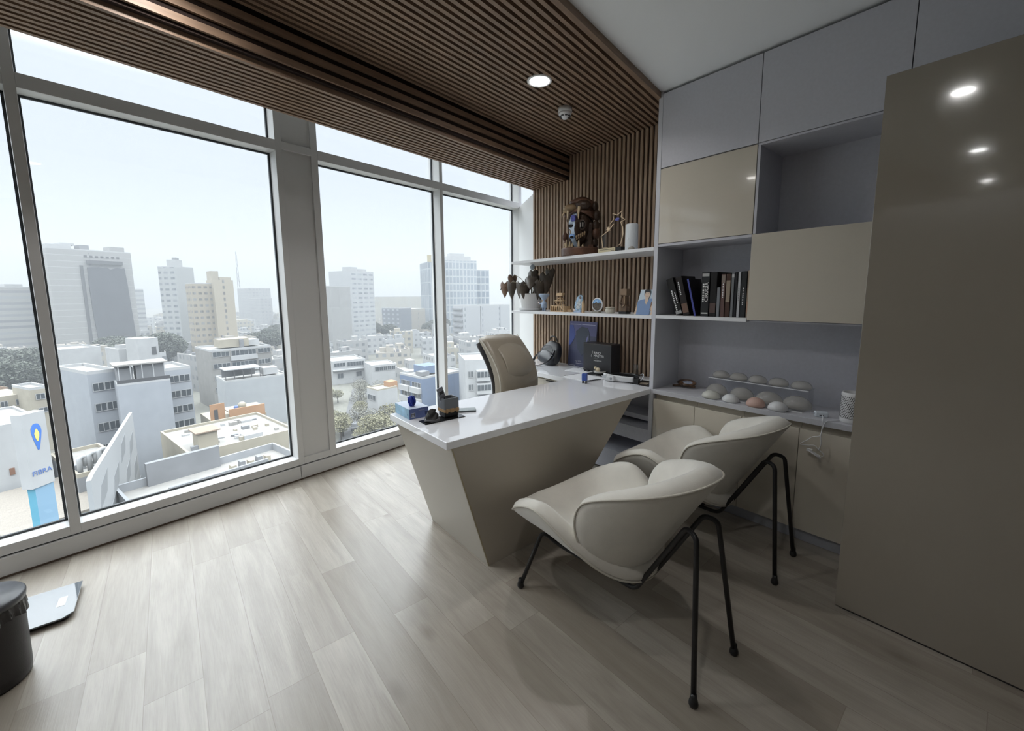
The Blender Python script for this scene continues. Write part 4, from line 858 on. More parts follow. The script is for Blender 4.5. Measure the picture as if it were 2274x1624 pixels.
# poster and box
t = thing('poster_board', 'dark blue VASER poster board leaning on the slatted wall', 'poster', (-2.935, 3.19, DZ), 0)
pb = MB().box(0, .355, 0, .008, 0, .462).build('board', mat('poster_navy', (.055, .06, .12), .35, noise=.2, nscale=3), t, rot=(R(-4), 0, 0))
flat(pb, 'printed_band', [(.0, .32), (.355, .32), (.355, .461), (0, .461)], mat('poster_violet', (.11, .11, .24), .35), .0002)
flat(pb, 'printed_shape', [(0, .20), (.03, .225), (.07, .28), (.08, .33), (.065, .38), (.05, .42), (0, .42)], mat('poster_blue', (.06, .09, .32), .35), .0012)
flat(pb, 'printed_shape', [(.09, .36), (.16, .41), (.24, .40), (.27, .34), (.27, .25), (.23, .16), (.18, .12), (.12, .18), (.10, .27)], mat('poster_dark', (.045, .055, .085), .35), .0020)
flat(pb, 'printed_shape', [(.225, .25), (.24, .26), (.255, .30), (.255, .33), (.235, .30)], mat('poster_lilac', (.20, .20, .42), .35), .0030)
flat(pb, 'header_line', [(.02, .428), (.155, .428), (.155, .433), (.02, .433)], mat('poster_ink', (.50, .50, .68), .4), .0012); flat(pb, 'header_line', [(.165, .428), (.335, .428), (.335, .433), (.165, .433)], MC['poster_ink'], .0012)
text('lettering', 'V A S E R', .022, mat('poster_white', (.6, .6, .64), .4), pb, (.14, -.004, .055), FR, .0003); flat(pb, 'small_line', [(.11, .033), (.20, .033), (.20, .036), (.11, .036)], MC['poster_white'], .0012); flat(pb, 'small_line', [(.008, .008), (.10, .008), (.10, .011), (.008, .011)], MC['poster_white'], .0012)
t = thing('presentation_box', 'black RINO MASTER presentation box in front of the dark blue poster', 'box', (-2.625, 3.075, DZ), R(0))
MB().box(0, .325, 0, .135, 0, .262).build('box_body', mat('matte_black_box', (.028, .028, .032), .45), t, bevel=.001)
MB().box(-.001, .326, -.001, .136, .262, .272).build('lid', mat('box_lid', (.05, .042, .042), .4), t, bevel=.001)
Mw2 = mat('print_white', (.78, .78, .78), .5)
text('lettering', 'RINO', .034, Mw2, t, (.125, -.0012, .182), FR, .0004, 'LEFT'); text('lettering', 'MASTER', .034, Mw2, t, (.125, -.0012, .155), FR, .0004, 'LEFT'); text('lettering', 'PERU', .02, mat('print_grey', (.2, .2, .2), .5), t, (.125, -.0012, .132), FR, .0004, 'LEFT'); text('lettering', '2ND EDITION', .015, Mw2, t, (.125, -.0012, .110), FR, .0004, 'LEFT')
MB().tube([(.115, -.0015, .200), (.113, -.0015, .180), (.100, -.0015, .160), (.095, -.0015, .148), (.108, -.0015, .140), (.106, -.0015, .132), (.112, -.0015, .120)], .0018, 5).build('emblem', Mw2, t)
# bag
M_bag = mat('black_leather', (.020, .021, .024), .3, bump=.15, bscale=40)
t = thing('shoulder_bag', 'black leather shoulder bag leaning on the slats behind the office chair', 'bag', (-3.12, 3.06, DZ+.002), R(-8))
def bagf(u, v, w_=.145, th=.052):
    a = 2*math.pi*u; e = .45; c = math.copysign(abs(math.cos(a))**e, math.cos(a)); s = math.copysign(abs(math.sin(a))**e, math.sin(a)); k = (math.sin(math.pi*min(max(v, .012), .988)))**.22
    wv = w_*(1-.28*v**2.2)*k; return (wv*c, th*(1.15-.45*v)*s*k, .255*v)
body = MB().grid(bagf, 44, 22, closeu=True); 
body.f += [tuple(i*22 for i in range(43, -1, -1)), tuple(i*22+21 for i in range(44))]; body.m += [0, 0]; body.sm += [True, True]
body.build('body', M_bag, t, rot=(R(-22), R(10), 0))
MB().grid(lambda u, v: tuple(a*b for a, b in zip(bagf(u, v, .115, .050), (1.16, 1.12, .60))), 36, 16, closeu=True).build('front_pocket', mat('black_leather_shiny', (.03, .032, .038), .22), t, rot=(R(-22), R(10), 0), loc=(0, -.018, .002))
MB().tube(bez([(-.07, -.01, .16), (-.03, .005, .195), (.06, .01, .195), (.11, .0, .15)], 6), .004, 6).build('zip', mat('zip_grey', (.12, .12, .13), .3), t)
MB().tube(bez([(-.055, .09, .25), (-.02, .08, .285), (.05, .08, .285), (.08, .08, .24)], 6), .008, 6).build('handle', M_bag, t)
def strap(pts, w_=.014): 
    p = bez(pts, 6); mb = MB(); vs = []
    for q in p: vs += [q+Vector((0, -w_, 0)), q+Vector((0, w_, .0)), q+Vector((0, w_, .004)), q+Vector((0, -w_, .004))]
    fs = []
    for i in range(len(p)-1):
        for k in range(4): fs.append((i*4+k, i*4+(k+1) % 4, i*4+4+(k+1) % 4, i*4+4+k))
    mb.add(vs, fs, 0, False); mb.build('strap', M_bag, t)
strap([(-.10, .04, .14), (-.16, .02, .10), (-.22, .0, .04), (-.20, -.03, .004), (-.1, -.09, .002)])
strap([(.12, .03, .15), (.13, -.06, .06), (.06, -.14, .006), (-.04, -.18, .003), (-.10, -.19, .003)])
for z in (.10, .075): MB().box(.128, .136, -.03, -.015, z, z+.014).build('buckle', M_chrome, t)

# ------------------------------------------------------------------ the city outside
GZ = -28.0
CK = .41      # darkens city colours to offset the bright upper sky
def cmat(name, col, *a, **k): return mat(name, tuple(CK*x for x in col), *a, **k)
CW, CG, CC = (.74, .75, .76), (.42, .44, .46), (.66, .60, .48)
F = {}
def fc(key, *a, **k):
    if key not in F:
        a = list(a); a[0] = tuple(CK*x for x in a[0])
        if len(a) > 1 and isinstance(a[1], tuple): a[1] = tuple(CK*x for x in a[1])
        elif 'win' not in k: k['win'] = (.08, .09, .10)
        k['roof'] = tuple(CK*x for x in k.get('roof', (.6, .58, .55)))
        F[key] = facade(key, *a, **k)
    return F[key]
M_roofg = cmat('pale_roof', (.55, .53, .50), .85, noise=.15, nscale=.6)
M_cw = cmat('city_white', (.76, .77, .78), .8, noise=.07, nscale=.5)
M_cgrey = cmat('city_grey', (.40, .41, .43), .8, noise=.1, nscale=.5)
M_ccream = cmat('city_cream', (.66, .60, .48), .8, noise=.1, nscale=.5)
M_cwin = cmat('city_window', (.10, .12, .14), .25)
M_cdark = cmat('city_dark', (.13, .13, .14), .8)
M_orange = cmat('orange_render', (.72, .42, .24), .8, noise=.08, nscale=.8)
M_tankw = cmat('tank_blue', (.15, .25, .6), .5)
OCC = []
def bld(key, label, M, b, cat='building', group=None, parapet=.5, roof=None):
    """b = corner x, y, direction, widths along both faces, bottom, top; local x runs along the right-hand face"""
    cx, cy, ang, w1, w2, z0, z1 = b
    t = thing(key, label, cat, (cx, cy, z0), R(ang), group)
    h = z1-z0; a_ = R(ang); OCC.append((cx+math.cos(a_)*w1/2-math.sin(a_)*w2/2, cy+math.sin(a_)*w1/2+math.cos(a_)*w2/2, math.hypot(w1, w2)/2))
    MB().box(0, w1, 0, w2, 0, h-parapet).build('body', M, t)
    if parapet:
        mb = MB(); q = .25
        mb.box(0, w1, 0, q, h-parapet, h); mb.box(0, w1, w2-q, w2, h-parapet, h); mb.box(0, q, q, w2-q, h-parapet, h); mb.box(w1-q, w1, q, w2-q, h-parapet, h)
        mb.build('parapet', roof or M_cw, t)
        MB().box(q, w1-q, q, w2-q, h-parapet, h-parapet+.05).build('roof', M_roofg, t)
    return t, w1, w2, h
def sub(t, name, x0, x1, y0, y1, z0, z1, M): return MB().box(x0, x1, y0, y1, z0, z1).build(name, M, t)
def windows(t, face, w, rows, M=M_cwin, frame=M_cw, dep=.12):
    """rows: (u0, u1, z0, z1, n) real windows on face 'y' (right face, y=0) or 'x' (left face, x=0)"""
    for (u0, u1, z0, z1, n) in rows:
        for k in range(n):
            a = u0+(u1-u0)*k/n+.08; b = u0+(u1-u0)*(k+1)/n-.08
            if face == 'y':
                f = MB().box(a, b, -dep, .0, z0, z1).build('window', M, t)
                m_ = MB(); m_.box(a-.06, b+.06, -dep-.05, -dep+.02, z0-.08, z0); m_.box(a-.06, b+.06, -dep-.05, -dep+.02, z1, z1+.08); m_.box(a-.06, a, -dep-.05, -dep+.02, z0, z1); m_.box(b, b+.06, -dep-.05, -dep+.02, z0, z1); m_.box((a+b)/2-.03, (a+b)/2+.03, -dep-.05, -dep+.02, z0, z1)
            else:
                f = MB().box(-dep, 0, a, b, z0, z1).build('window', M, t)
                m_ = MB(); m_.box(-dep-.05, -dep+.02, a-.06, b+.06, z0-.08, z0); m_.box(-dep-.05, -dep+.02, a-.06, b+.06, z1, z1+.08); m_.box(-dep-.05, -dep+.02, a-.06, a, z0, z1); m_.box(-dep-.05, -dep+.02, b, b+.06, z0, z1); m_.box(-dep-.05, -dep+.02, (a+b)/2-.03, (a+b)/2+.03, z0, z1)
            m_.build('frame', frame, f)

g_ = NT('city_ground'); t_ = g_.node('TexCoord'); n1_ = g_.node('TexNoise'); n1_.inputs['Scale'].default_value = .06; n1_.inputs['Detail'].default_value = 6
g_.link(t_.outputs['Object'], n1_.inputs['Vector']); n2_ = g_.node('TexNoise'); n2_.inputs['Scale'].default_value = .9; n2_.inputs['Detail'].default_value = 6; g_.link(t_.outputs['Object'], n2_.inputs['Vector'])
g_.link(g_.mix(n2_.outputs[0], g_.mix(n1_.outputs[0], (.06, .065, .045), (.13, .125, .10)), (.17, .165, .15)), g_.b.inputs['Base Color']); g_.b.inputs['Roughness'].default_value = .9
tag(MB().box(-1600, -14, -900, 1300, GZ-1, GZ).build('city_ground', g_.M), kind='structure')

# far towers
t, w1, w2, h = bld('apartment_block', 'wide pale apartment block with long balconies at the far left', fc('bands', (.62, .61, .59), (.33, .34, .36), 40, 2.9, .98, .42, sides='xy'), (-313.4, -64.6, 113.7, 15.8, 18.0, -28.0, 7.7))
sub(t, 'penthouse', 6, 12, 3, 9, h, h+1.4, M_cw)
Mt1 = fc('t1', (.56, .555, .54), (.25, .26, .28), 30, 3.0, .01, .3, line=(.36, .36, .37))
t, w1, w2, h = bld('apartment_tower', 'tallest grey apartment tower at left covered by a dark construction net', Mt1, (-297.1, -41.8, 112.0, 31.8, 25.0, -28.0, 26.3))
sub(t, 'penthouse', .8, 9.5, 2, 14, h, h+1.8, M_cw); sub(t, 'penthouse', 6, 11, 3, 12, h+1.8, h+2.8, M_cw)
sub(t, 'penthouse', 12.5, 16, 2, 9, h, h+2.3, M_cgrey); sub(t, 'penthouse', 24, 30, 2, 10, h, h+2.5, Mt1)
sub(t, 'stair_column', 11.0, 12.2, -.5, .2, 0, h-8, M_cdark)
g_ = NT('construction_net'); t_ = g_.node('TexCoord'); nn_ = g_.node('TexNoise'); nn_.inputs['Scale'].default_value = .25; g_.link(t_.outputs['Object'], nn_.inputs['Vector'])
g_.link(g_.mix(nn_.outputs[0], (.035, .037, .045), (.055, .058, .068)), g_.b.inputs['Base Color']); g_.b.inputs['Roughness'].default_value = .9
mb = MB(); rg = random.Random(5); top = [(13.6+i*1.45, 45.2+rg.uniform(-.5, .6)) for i in range(11)]
mb.prism([(14.6, 2)]+[(13.6, 20), (13.4, 36)]+top+[(28.6, 38), (29.0, 25), (29.6, 10), (30, 2)], .5, 1.3, ax='y')
n_ = mb.build('construction_net', g_.M, t, loc=(0, -1.6, 0))
sub(t, 'net_canopy', 13.5, 27.5, -1.6, -.1, 47.2, 49.0, M_cdark)
for i in range(7): sub(t, 'window', 13.0+i*2.1, 14.2+i*2.1, -.15, .0, 50.4, 51.4, M_cdark)
t, w1, w2, h = bld('apartment_block', 'slim pale block with curved white balconies right of the netted tower', fc('bands2', (.70, .71, .72), (.36, .38, .40), 40, 3.0, .98, .4), (-379.6, -16.8, 102.5, 6.0, 15.0, -28.0, 7.9))
t, w1, w2, h = bld('apartment_tower', 'slim white tower with blank right wall between grey and cream towers', fc('t2', (.66, .68, .68), (.24, .27, .30), 3.4, 2.7, .62, .42, sides='x'), (-260.0, 5.0, 136.9, 10.7, 8.9, -28.0, 16.9))
sub(t, 'penthouse', 1, 5.5, 1, 5, h, h+3.2, M_cw); sub(t, 'water_tank', 2, 4, 1.2, 3, h+3.2, h+4.2, M_cgrey)
t, w1, w2, h = bld('apartment_tower', 'cream stepped tower with rows of small brown windows', fc('t3', (.66, .58, .45), (.22, .20, .19), 2.2, 2.75, .6, .4, sides='xy'), (-237.3, 9.3, 101.7, 8.3, 8.0, -28.0, 8.4))
sub(t, 'core', 7.9, 15.8, -3.3, 7, 0, h+1.4, fc('t3c', (.72, .64, .50), (.22, .20, .19), 8.4, 2.75, .10, .55, sides='y', ou=0.1))
sub(t, 'penthouse', 8.4, 11.4, 1, 7, h, h+5.6, M_ccream); sub(t, 'penthouse', 11.6, 16, 0, 6, h+1.4, h+2.8, M_ccream)
t, w1, w2, h = bld('apartment_block', 'hazy distant apartment tower right of the radio mast', fc('t4', (.55, .55, .56), (.30, .32, .34), 3, 3, .5, .45), (-495.6, 65.8, 102.4, 20.4, 30.0, -28.0, 11.2))
t, w1, w2, h = bld('apartment_block', 'lower pale apartment block in front of the hazy tower', fc('t4', (.55, .55, .56)), (-435.5, 66.0, 101.8, 9.9, 25.0, -28.0, 1.2))
mb = MB()
for i in range(14): 
    z = GZ+6*i; q = 1.5*(1-i/15)+.25
    for a, b in ((1, 1), (1, -1), (-1, 1), (-1, -1)): mb.tube([(a*q, b*q, 6*i), (a*(q-.1), b*(q-.1), 6*i+6)], .16, 4)
    mb.tube([(q, q, 6*i), (-q, -q, 6*i+6)], .12, 4); mb.tube([(-q, q, 6*i), (q, -q, 6*i+6)], .12, 4)
tag(mb.build('radio_mast', M_cdark, loc=(-596, 69.3, GZ)), 'tall thin lattice radio mast on the hazy skyline', 'mast')
# middle window
t, w1, w2, h = bld('apartment_tower', 'white apartment tower with many window bands in the middle window', fc('t6', (.76, .78, .80), (.30, .33, .37), 4.4, 2.75, .70, .36, sides='y', rnd=.6), (-246.2, 83.5, 113.3, 17.7, 18.1, -28.0, 16.6))
sub(t, 'penthouse', .5, 6, 1, 7, h, h+2.2, M_cw); sub(t, 'penthouse', 8, 14, 2, 9, h, h+1.4, M_cw)
t, w1, w2, h = bld('apartment_block', 'blank beige-grey slab standing against the white tower', cmat('slab_grey', (.56, .56, .55), .8, noise=.05, nscale=.3), (-226.8, 66.0, 98.9, 10.9, 5.0, -28.0, 7.3))
t, w1, w2, h = bld('office_block', 'blue-grey mid-rise block with balconies in front of a beige wing', fc('t7', (.30, .33, .38), (.50, .54, .60), 4.9, 3.1, .45, .4, sides='x'), (-272.7, 125.0, 105.4, 10.1, 19.6, -28.0, -6.3))
sub(t, 'beige_wing', 10.1, 24, .4, 14, 0, h-1, fc('t7b', (.56, .52, .45), (.28, .28, .28), 6.9, 3.1, .12, .5, sides='y'))
t, w1, w2, h = bld('office_block', 'long low cream hall wall far behind the mid-rise block', fc('t8', (.68, .66, .58), (.45, .47, .48), 19, 30, .5, .12, sides='y'), (-418.3, 165.9, 83.4, 56.4, 40.0, -28.0, 1.6))
Mg = fc('t9', (.80, .84, .88), (.34, .42, .50), 2.9, 5.6, .70, .80, rnd=.25)
t, w1, w2, h = bld('office_tower', 'tall glass office tower with pale grid facade behind the window post', Mg, (-285.4, 169.6, 74.3, 25.8, 25.0, -28.0, 29.6))
sub(t, 'roof_crown', 3, 22, 3, 15, h, h+3.2, M_cw); sub(t, 'roof_crown', 5, 17, 4, 12, h+3.2, h+5.4, M_cw)
t, w1, w2, h = bld('office_tower', 'darker glass office wing with yellow rooftop sign left of the window post', fc('t9a', (.62, .66, .70), (.22, .28, .34), 2.6, 10, .7, .93, rnd=.2), (-283.6, 153.2, 76.9, 12.6, 22.0, -28.0, 27.2))
sg = sub(t, 'roof_sign', .2, 12, -.3, .3, h, h+5.0, cmat('sign_yellow', (.70, .58, .28), .6)); MB().box(3, 9.5, -.4, -.3, h+1.2, h+3.6).build('sign_mark', M_cw, sg)
t, w1, w2, h = bld('office_tower', 'lower blue glass wing with white grid right of the tall glass tower', fc('t9w', (.75, .79, .83), (.16, .24, .34), 3.6, 5.6, .74, .8, rnd=.3), (-282.9, 197.4, 70.1, 10.7, 22.0, -28.0, 22.8))
t, w1, w2, h = bld('apartment_block', 'broad white slab block with dark balcony side, in the right window', fc('t10', (.70, .72, .75), (.30, .33, .37), 11.0, 3.0, .06, .5, sides='y', ou=.4), (-184.5, 119.8, 87.0, 33.0, 11.3, -28.0, -3.5))
for k in range(8): sub(t, 'balcony', -1.0, 0, .5, 10.5, 1.2+3*k, 2.0+3*k, M_cgrey)
sub(t, 'seam', 10.6, 10.9, -.1, 0, 0, h-.5, M_cdark); sub(t, 'seam', 23.4, 23.7, -.1, 0, 0, h-.5, M_cdark)

# near buildings, left window
Mblue = cmat('pale_blue_render', (.60, .635, .69), .8, noise=.05, nscale=.6)
t, w1, w2, h = bld('apartment_block', 'pale blue-grey apartment block with large blank white wall in left window', Mblue, (-85.4, -9.7, 112.5, 3.3, 12.0, -28.0, -9.0))
windows(t, 'y', w1, [(.35, 3.0, h-3.0, h-1.9, 2), (.35, 3.0, h-6.1, h-5.0, 2), (.35, 3.0, h-9.2, h-8.0, 2), (.5, 3.0, h-12.2, h-11.3, 3)])
t, w1, w2, h = bld('apartment_block', 'blank pale side wall with cluttered roof terrace joining the blue-grey block', Mblue, (-81.8, -6.4, 98.4, 6.0, 12.0, -28.0, -10.8), parapet=.3)
for a, b, c, d in ((.2, 2.0, 1.5, 2.0), (2.3, 5.6, 1.2, 2.6)): sub(t, 'terrace_room', a, b, c, c+3, h, h+d, M_cgrey)
sub(t, 'terrace_roof', -.2, 6.0, .6, 5, h+2.5, h+2.7, M_roofg); sub(t, 'terrace_fence', 0, 6, .0, .08, h, h+.5, M_cdark)
for k in range(5): sub(t, 'terrace_post', .3+k*1.3, .4+k*1.3, .7, .8, h, h+2.5, M_cw)
t, w1, w2, h = bld('apartment_block', 'narrow grey-blue stair side with stacked small windows', Mblue, (-92.0, -1.1, 104.7, 3.6, 9.0, -28.0, -10.4))
for k in range(6): windows(t, 'y', w1, [(.3, 3.4, h-2.6-2.7*k, h-1.5-2.7*k, 2)])
t, w1, w2, h = bld('stair_tower', 'small white roof tower with one dark door above the roofs', M_cw, (-149.8, -6.8, 112.6, 4.6, 7.0, -28.0, -9.3), parapet=0)
sub(t, 'door', 3.0, 4.0, -.1, 0, h-4.6, h-2.4, M_cdark)
t, w1, w2, h = bld('house', 'long blank white house wall just right of the left window post', M_cw, (-168.3, -23.7, 112.0, 8.4, 14.0, -28.0, -12.4))
t, w1, w2, h = bld('house', 'white flat-roofed house left of the small roof tower', M_cw, (-157.6, -11.2, 110.0, 4.3, 10.0, -28.0, -12.4))
sub(t, 'roof_box', .5, 2.5, 1, 4, h, h+1, M_cw)
Mgw = cmat('warm_grey_render', (.45, .44, .42), .8, noise=.08, nscale=.6)
t, w1, w2, h = bld('apartment_block', 'four-storey grey and white apartment block with window bands', Mgw, (-131.8, 7.8, 100.6, 14.5, 14.0, -28.0, -11.9))
for k in range(4):
    sub(t, 'white_band', 4.4, 10.8, -.5, .0, h-3.1-3.1*k-.2, h-2.1-3.1*k, M_cw); windows(t, 'y', w1, [(.4, 4.2, h-1.9-3.1*k, h-.7-3.1*k, 2), (4.6, 10.6, h-2.0-3.1*k, h-.7-3.1*k, 3), (11, 14.2, h-1.9-3.1*k, h-.7-3.1*k, 2)])
sub(t, 'terrace_room', 3, 10, 3, 8, h, h+2.2, M_ccream); sub(t, 'terrace_room', 5, 13, 4, 9, h, h+1.6, M_cw); sub(t, 'chimney', 7.6, 8.4, 2, 3, h, h+2, M_cgrey)
t, w1, w2, h = bld('house', 'large blank white wall house with canopied terrace in front of window bands', cmat('cool_white', (.66, .69, .72), .8, noise=.05, nscale=.6), (-107.7, 8.4, 95.5, 12.5, 9.0, -28.0, -16.4), parapet=.4)
sub(t, 'canopy', .2, 7.2, .5, 5.5, h+2.1, h+2.3, M_cw); sub(t, 'terrace_back', .4, 7, 5, 5.2, h, h+2.1, M_cgrey)
for k in range(5): sub(t, 'canopy_post', .3+k*1.65, .42+k*1.65, .6, .7, h, h+2.1, M_cdark)
sub(t, 'roof_room', 8, 11, 2, 5, h, h+1.6, M_cw)
t, w1, w2, h = bld('house', 'house with bright orange roof-terrace walls', M_ccream, (-79.9, 4.2, 99.0, 7.7, 8.0, -28.0, -18.2), parapet=0)
sub(t, 'orange_wall', 2.3, 7.5, -.1, .15, h-.2, h+1.6, M_orange); sub(t, 'orange_wall', 0, 2.0, 1.2, 1.4, h, h+2.6, M_orange); sub(t, 'terrace_slab', 2.3, 7.5, .15, 4, h+1.0, h+1.2, M_ccream)
sub(t, 'door', .5, 1.0, 1.1, 1.2, h, h+1.7, M_cdark); MB().lathe([(0, 0), (.6, 0), (.6, .7), (.3, .95), (0, 1)], (4.6, 1.6, h+1.2), 16).build('water_tank', M_ccream, t)
MB().sphere((3.6, 1.2, h+1.5), .35).build('blue_drum', M_tankw, t)
t, w1, w2, h = bld('house', 'low cream house with cluttered flat roof below the orange terrace', M_ccream, (-62.0, 0.6, 101.4, 12.5, 14.0, -28.0, -17.2), parapet=.4, roof=M_ccream)
rg = random.Random(8)
for k in range(26):
    a, b = rg.uniform(.6, 11), rg.uniform(.5, 12); L_, W_, H_ = rg.uniform(.3, 1.6), rg.uniform(.2, .8), rg.uniform(.15, .6)
    sub(t, 'roof_clutter', a, a+L_, b, b+W_, h-.35, h-.35+H_, rg.choice([M_cw, M_roofg, M_cgrey, M_ccream]))
sub(t, 'skylight', 6.4, 8.6, 1.2, 2.8, h-.3, h+.25, M_cw); sub(t, 'roof_room', 1.5, 3.6, 2, 4.4, h-.3, h+1.7, M_ccream); sub(t, 'sloped_roof', 1.2, 3.9, 1.7, 4.7, h+1.7, h+1.85, cmat('tan_roof', (.55, .42, .32), .8))
t, w1, w2, h = bld('house', 'cream two-storey house with small dark windows right of the left post', M_ccream, (-118.8, -16.8, 114.1, 3.4, 10.0, -28.0, -14.9))
windows(t, 'y', w1, [(.4, 3.0, h-3.2, h-2.2, 3), (.4, 3.0, h-6, h-5, 2), (.3, 3.2, h-1.6, h-.4, 2)])
t, w1, w2, h = bld('house', 'cream house with dark windows left of the left window post', M_ccream, (-118.1, -21.3, 116.2, 2.7, 8.0, -28.0, -15.2)); windows(t, 'y', w1, [(.6, 1.9, h-2.4, h-1.4, 1), (.7, 2.0, h-5, h-4.2, 1)])
t, w1, w2, h = bld('house', 'cream house with brown tiled roof at the far left', M_ccream, (-122.1, -26.6, 118.3, 4.7, 10.0, -28.0, -17.0), parapet=0)
MB().prism([(-.4, h), (5.1, h), (5.0, h+.25), (2.4, h+1.2), (-.2, h+.25)], 0, 10, ax='y').build('tiled_roof', cmat('brown_tiles', (.45, .31, .22), .8, noise=.2, nscale=3), t, loc=(0, 10, 0)); windows(t, 'y', w1, [(.6, 1.6, h-2, h-1, 1), (2.6, 3.6, h-2, h-1, 1)])
t, w1, w2, h = bld('house', 'big white building with tan roof behind the pylon sign', M_cw, (-72.1, -16.7, 111.0, 4.4, 12.0, -28.0, -10.7-2), parapet=.3); sub(t, 'vent_window', 2.7, 3.1, -.1, 0, h-3.2, h-2.2, M_cgrey); sub(t, 'small_door', 1.2, 1.6, -.1, 0, h-6, h-5.2, cmat('rust', (.35, .17, .10), .8))
t, w1, w2, h = bld('commercial_building', 'flat commercial roof crowded with white curved ventilation ducts', M_cgrey, (-65.3, -9.3, 108.1, 4.6, 12.0, -28.0, -18.0), parapet=.5, roof=M_ccream)
for k in range(5):
    x0 = .5+.85*k; MB().tube(fillet([(x0, 1.0+.3*(k % 2), h-.4), (x0, 1.0, h+1.5+.2*(k % 3)), (x0+.5, 1.2, h+1.6+.2*(k % 3)), (x0+.55, 1.3, h+.4)], .4, 6), .24, 10).build('air_duct', M_cw, t)
for k in range(6): sub(t, 'fan_unit', .3+.65*k, .75+.65*k, 3.0, 3.6, h-.45, h+.2, M_cgrey)
t, w1, w2, h = bld('shed_roof', 'grey corrugated roofs and yellow fascia below the pylon sign', cmat('corrugated', (.47, .42, .36), .7, noise=.2, nscale=5, stretch=(5, .4, 1)), (-57.5, -13.4, 112.0, 7.6, 14.0, -28.0, -20.2), parapet=0)
sub(t, 'yellow_fascia', 0, 7.6, -.25, 0, h-2.2, h-.4, cmat('ochre_fascia', (.62, .44, .22), .7))
# slanted screen wall with parallelogram pattern
A_, B_ = Vector((-44.6, -5.8)), Vector((-71.8, -4.7)); D_ = (B_-A_); L_ = D_.length; an = math.atan2(D_.y, D_.x)
t = thing('screen_wall', 'tall thin white screen wall painted with grey slanted shapes', 'wall', (A_.x, A_.y, GZ), an)
MB().prism([(0, 0), (0, 15.5), (1, 15.6), (L_, 14.9), (L_, 0)], -.15, .15, ax='y').build('panel', cmat('screen_white', (.70, .72, .74), .75), t)
for k in range(12):
    x0 = 2+(k//3)*6.2+(k % 3)*1.4; z0 = 12.2-(k % 3)*3.4-(k//3) % 2*1.4
    MB().prism([(x0, z0), (x0+3.4, z0+.4), (x0+4.6, z0+2.1), (x0+1.2, z0+1.7)], -.19, -.151, ax='y').build('painted_shape', cmat('screen_grey', (.46, .48, .50), .75), t)
t = bld('house', 'nearest pale roof with low parapet under the left window', cmat('pale_grey_roof', (.55, .57, .60), .8, noise=.12, nscale=.5), (-45.9, -3.2, 104.0, 15.2, 10.0, -28.0, -17.0), parapet=.9, roof=cmat('pale_grey_roof', (.55, .57, .60)))[0]
sub(t, 'roof_beam', 3, 12, 4, 4.3, 11.0, 11.3, M_cgrey); sub(t, 'skylight', 5.2, 7.4, .8, 2.4, 10.1, 10.6, M_cgrey); sub(t, 'grey_wall', 2.5, 9, 9.2, 9.8, 10.1, 12.6, M_cgrey)
for k in range(6): MB().tube([(4.5+k*.8, 3.2, 10.3), (5.0+k*.8, 2.9, 11.4), (7.5+k*.8, 2.6, 11.5)], .07, 5).build('railing_pipe', M_cw, t)
for k in range(5): sub(t, 'roof_box', 9+k*.9, 9.5+k*.9, 6.0, 6.8, 10.1, 10.9+.2*(k % 2), M_cgrey if k % 2 else M_ccream)

# pylon sign
t = thing('pylon_sign', 'tall white and blue shop pylon sign reading FIBRA at lower left', 'sign', (-41.2, -8.0, GZ), R(138))
M_pb = cmat('pylon_blue', (.20, .62, .85), .6); M_pb2 = cmat('pylon_pale_blue', (.42, .68, .92), .6)
MB().box(0, 1.35, 0, .75, 16.75, 21.9).build('sign_box', M_cw, t)
MB().box(.2, 1.3, .08, .65, 0, 16.75).build('column', M_pb, t); MB().box(.2, 1.3, .07, .08, 0, 16.75).build('column_stripe', M_pb2, t)
MB().lathe([(0, 0), (.06, .02), (.22, .75), (.31, 1.25), (.29, 1.55), (.16, 1.8), (0, 1.85)], (0, 0, 0), 24, sy=.04).build('pin_emblem', mat('emblem_blue', (.05, .14, .42), .5), t, loc=(.70, -.012, 19.3))
MB().lathe([(0, 0), (.05, .02), (.12, .3), (.15, .55), (.06, .8), (0, .9)], (0, 0, 0), 16, sy=.08).build('pin_emblem', mat('emblem_yellow', (.6, .48, .15), .5), t, loc=(.70, -.03, 19.9))
text('lettering', 'FIBRA', .46, mat('emblem_navy', (.07, .13, .32), .5), t, (.69, -.02, 17.75), (R(90), 0, 0), .01)

# near buildings, middle and right windows
Mbl = cmat('blue_render', (.27, .36, .54), .8, noise=.05, nscale=.6)
t, w1, w2, h = bld('apartment_block', 'blue four-storey apartment block with white-framed balconies', Mbl, (-93.4, 48.0, 97.8, 14.1, 10.1, -28.0, -18.7), parapet=.5)
for k in range(3):
    z = h-4.1-2.9*k
    for a, b in ((.5, 4.6), (5.2, 9.6)):
        sub(t, 'balcony', -.9, 0, a, b, z, z+1.2, M_cw); sub(t, 'balcony_slab', -.95, 0, a, b, z-.2, z, M_cw); windows(t, 'x', w2, [(a+.2, b-.2, z+1.25, z+2.4, 3)])
sub(t, 'roof_room', 3, 8, 3, 8, h, h+2.0, Mbl); sub(t, 'roof_screen', .5, 3, 1, 3.5, h, h+1.1, M_cgrey)
t, w1, w2, h = bld('apartment_block', 'white apartment block with projecting bay windows seen beside the office chair', M_cw, (-82.1, 53.5, 64.9, 9.4, 12.0, -28.0, -13.6))
for k in range(4):
    z = h-4.2-3.2*k
    b_ = sub(t, 'bay', 2.6, 6.2, -1.1, 0, z-.9, z+1.7, M_cw)
    for j in range(4): MB().box(2.75+.85*j, 3.45+.85*j, -1.16, -1.1, z, z+1.35).build('pane', M_cwin, b_)
    windows(t, 'y', w1, [(.7, 1.9, z, z+1.4, 2), (7, 8.6, z, z+1.4, 2)])
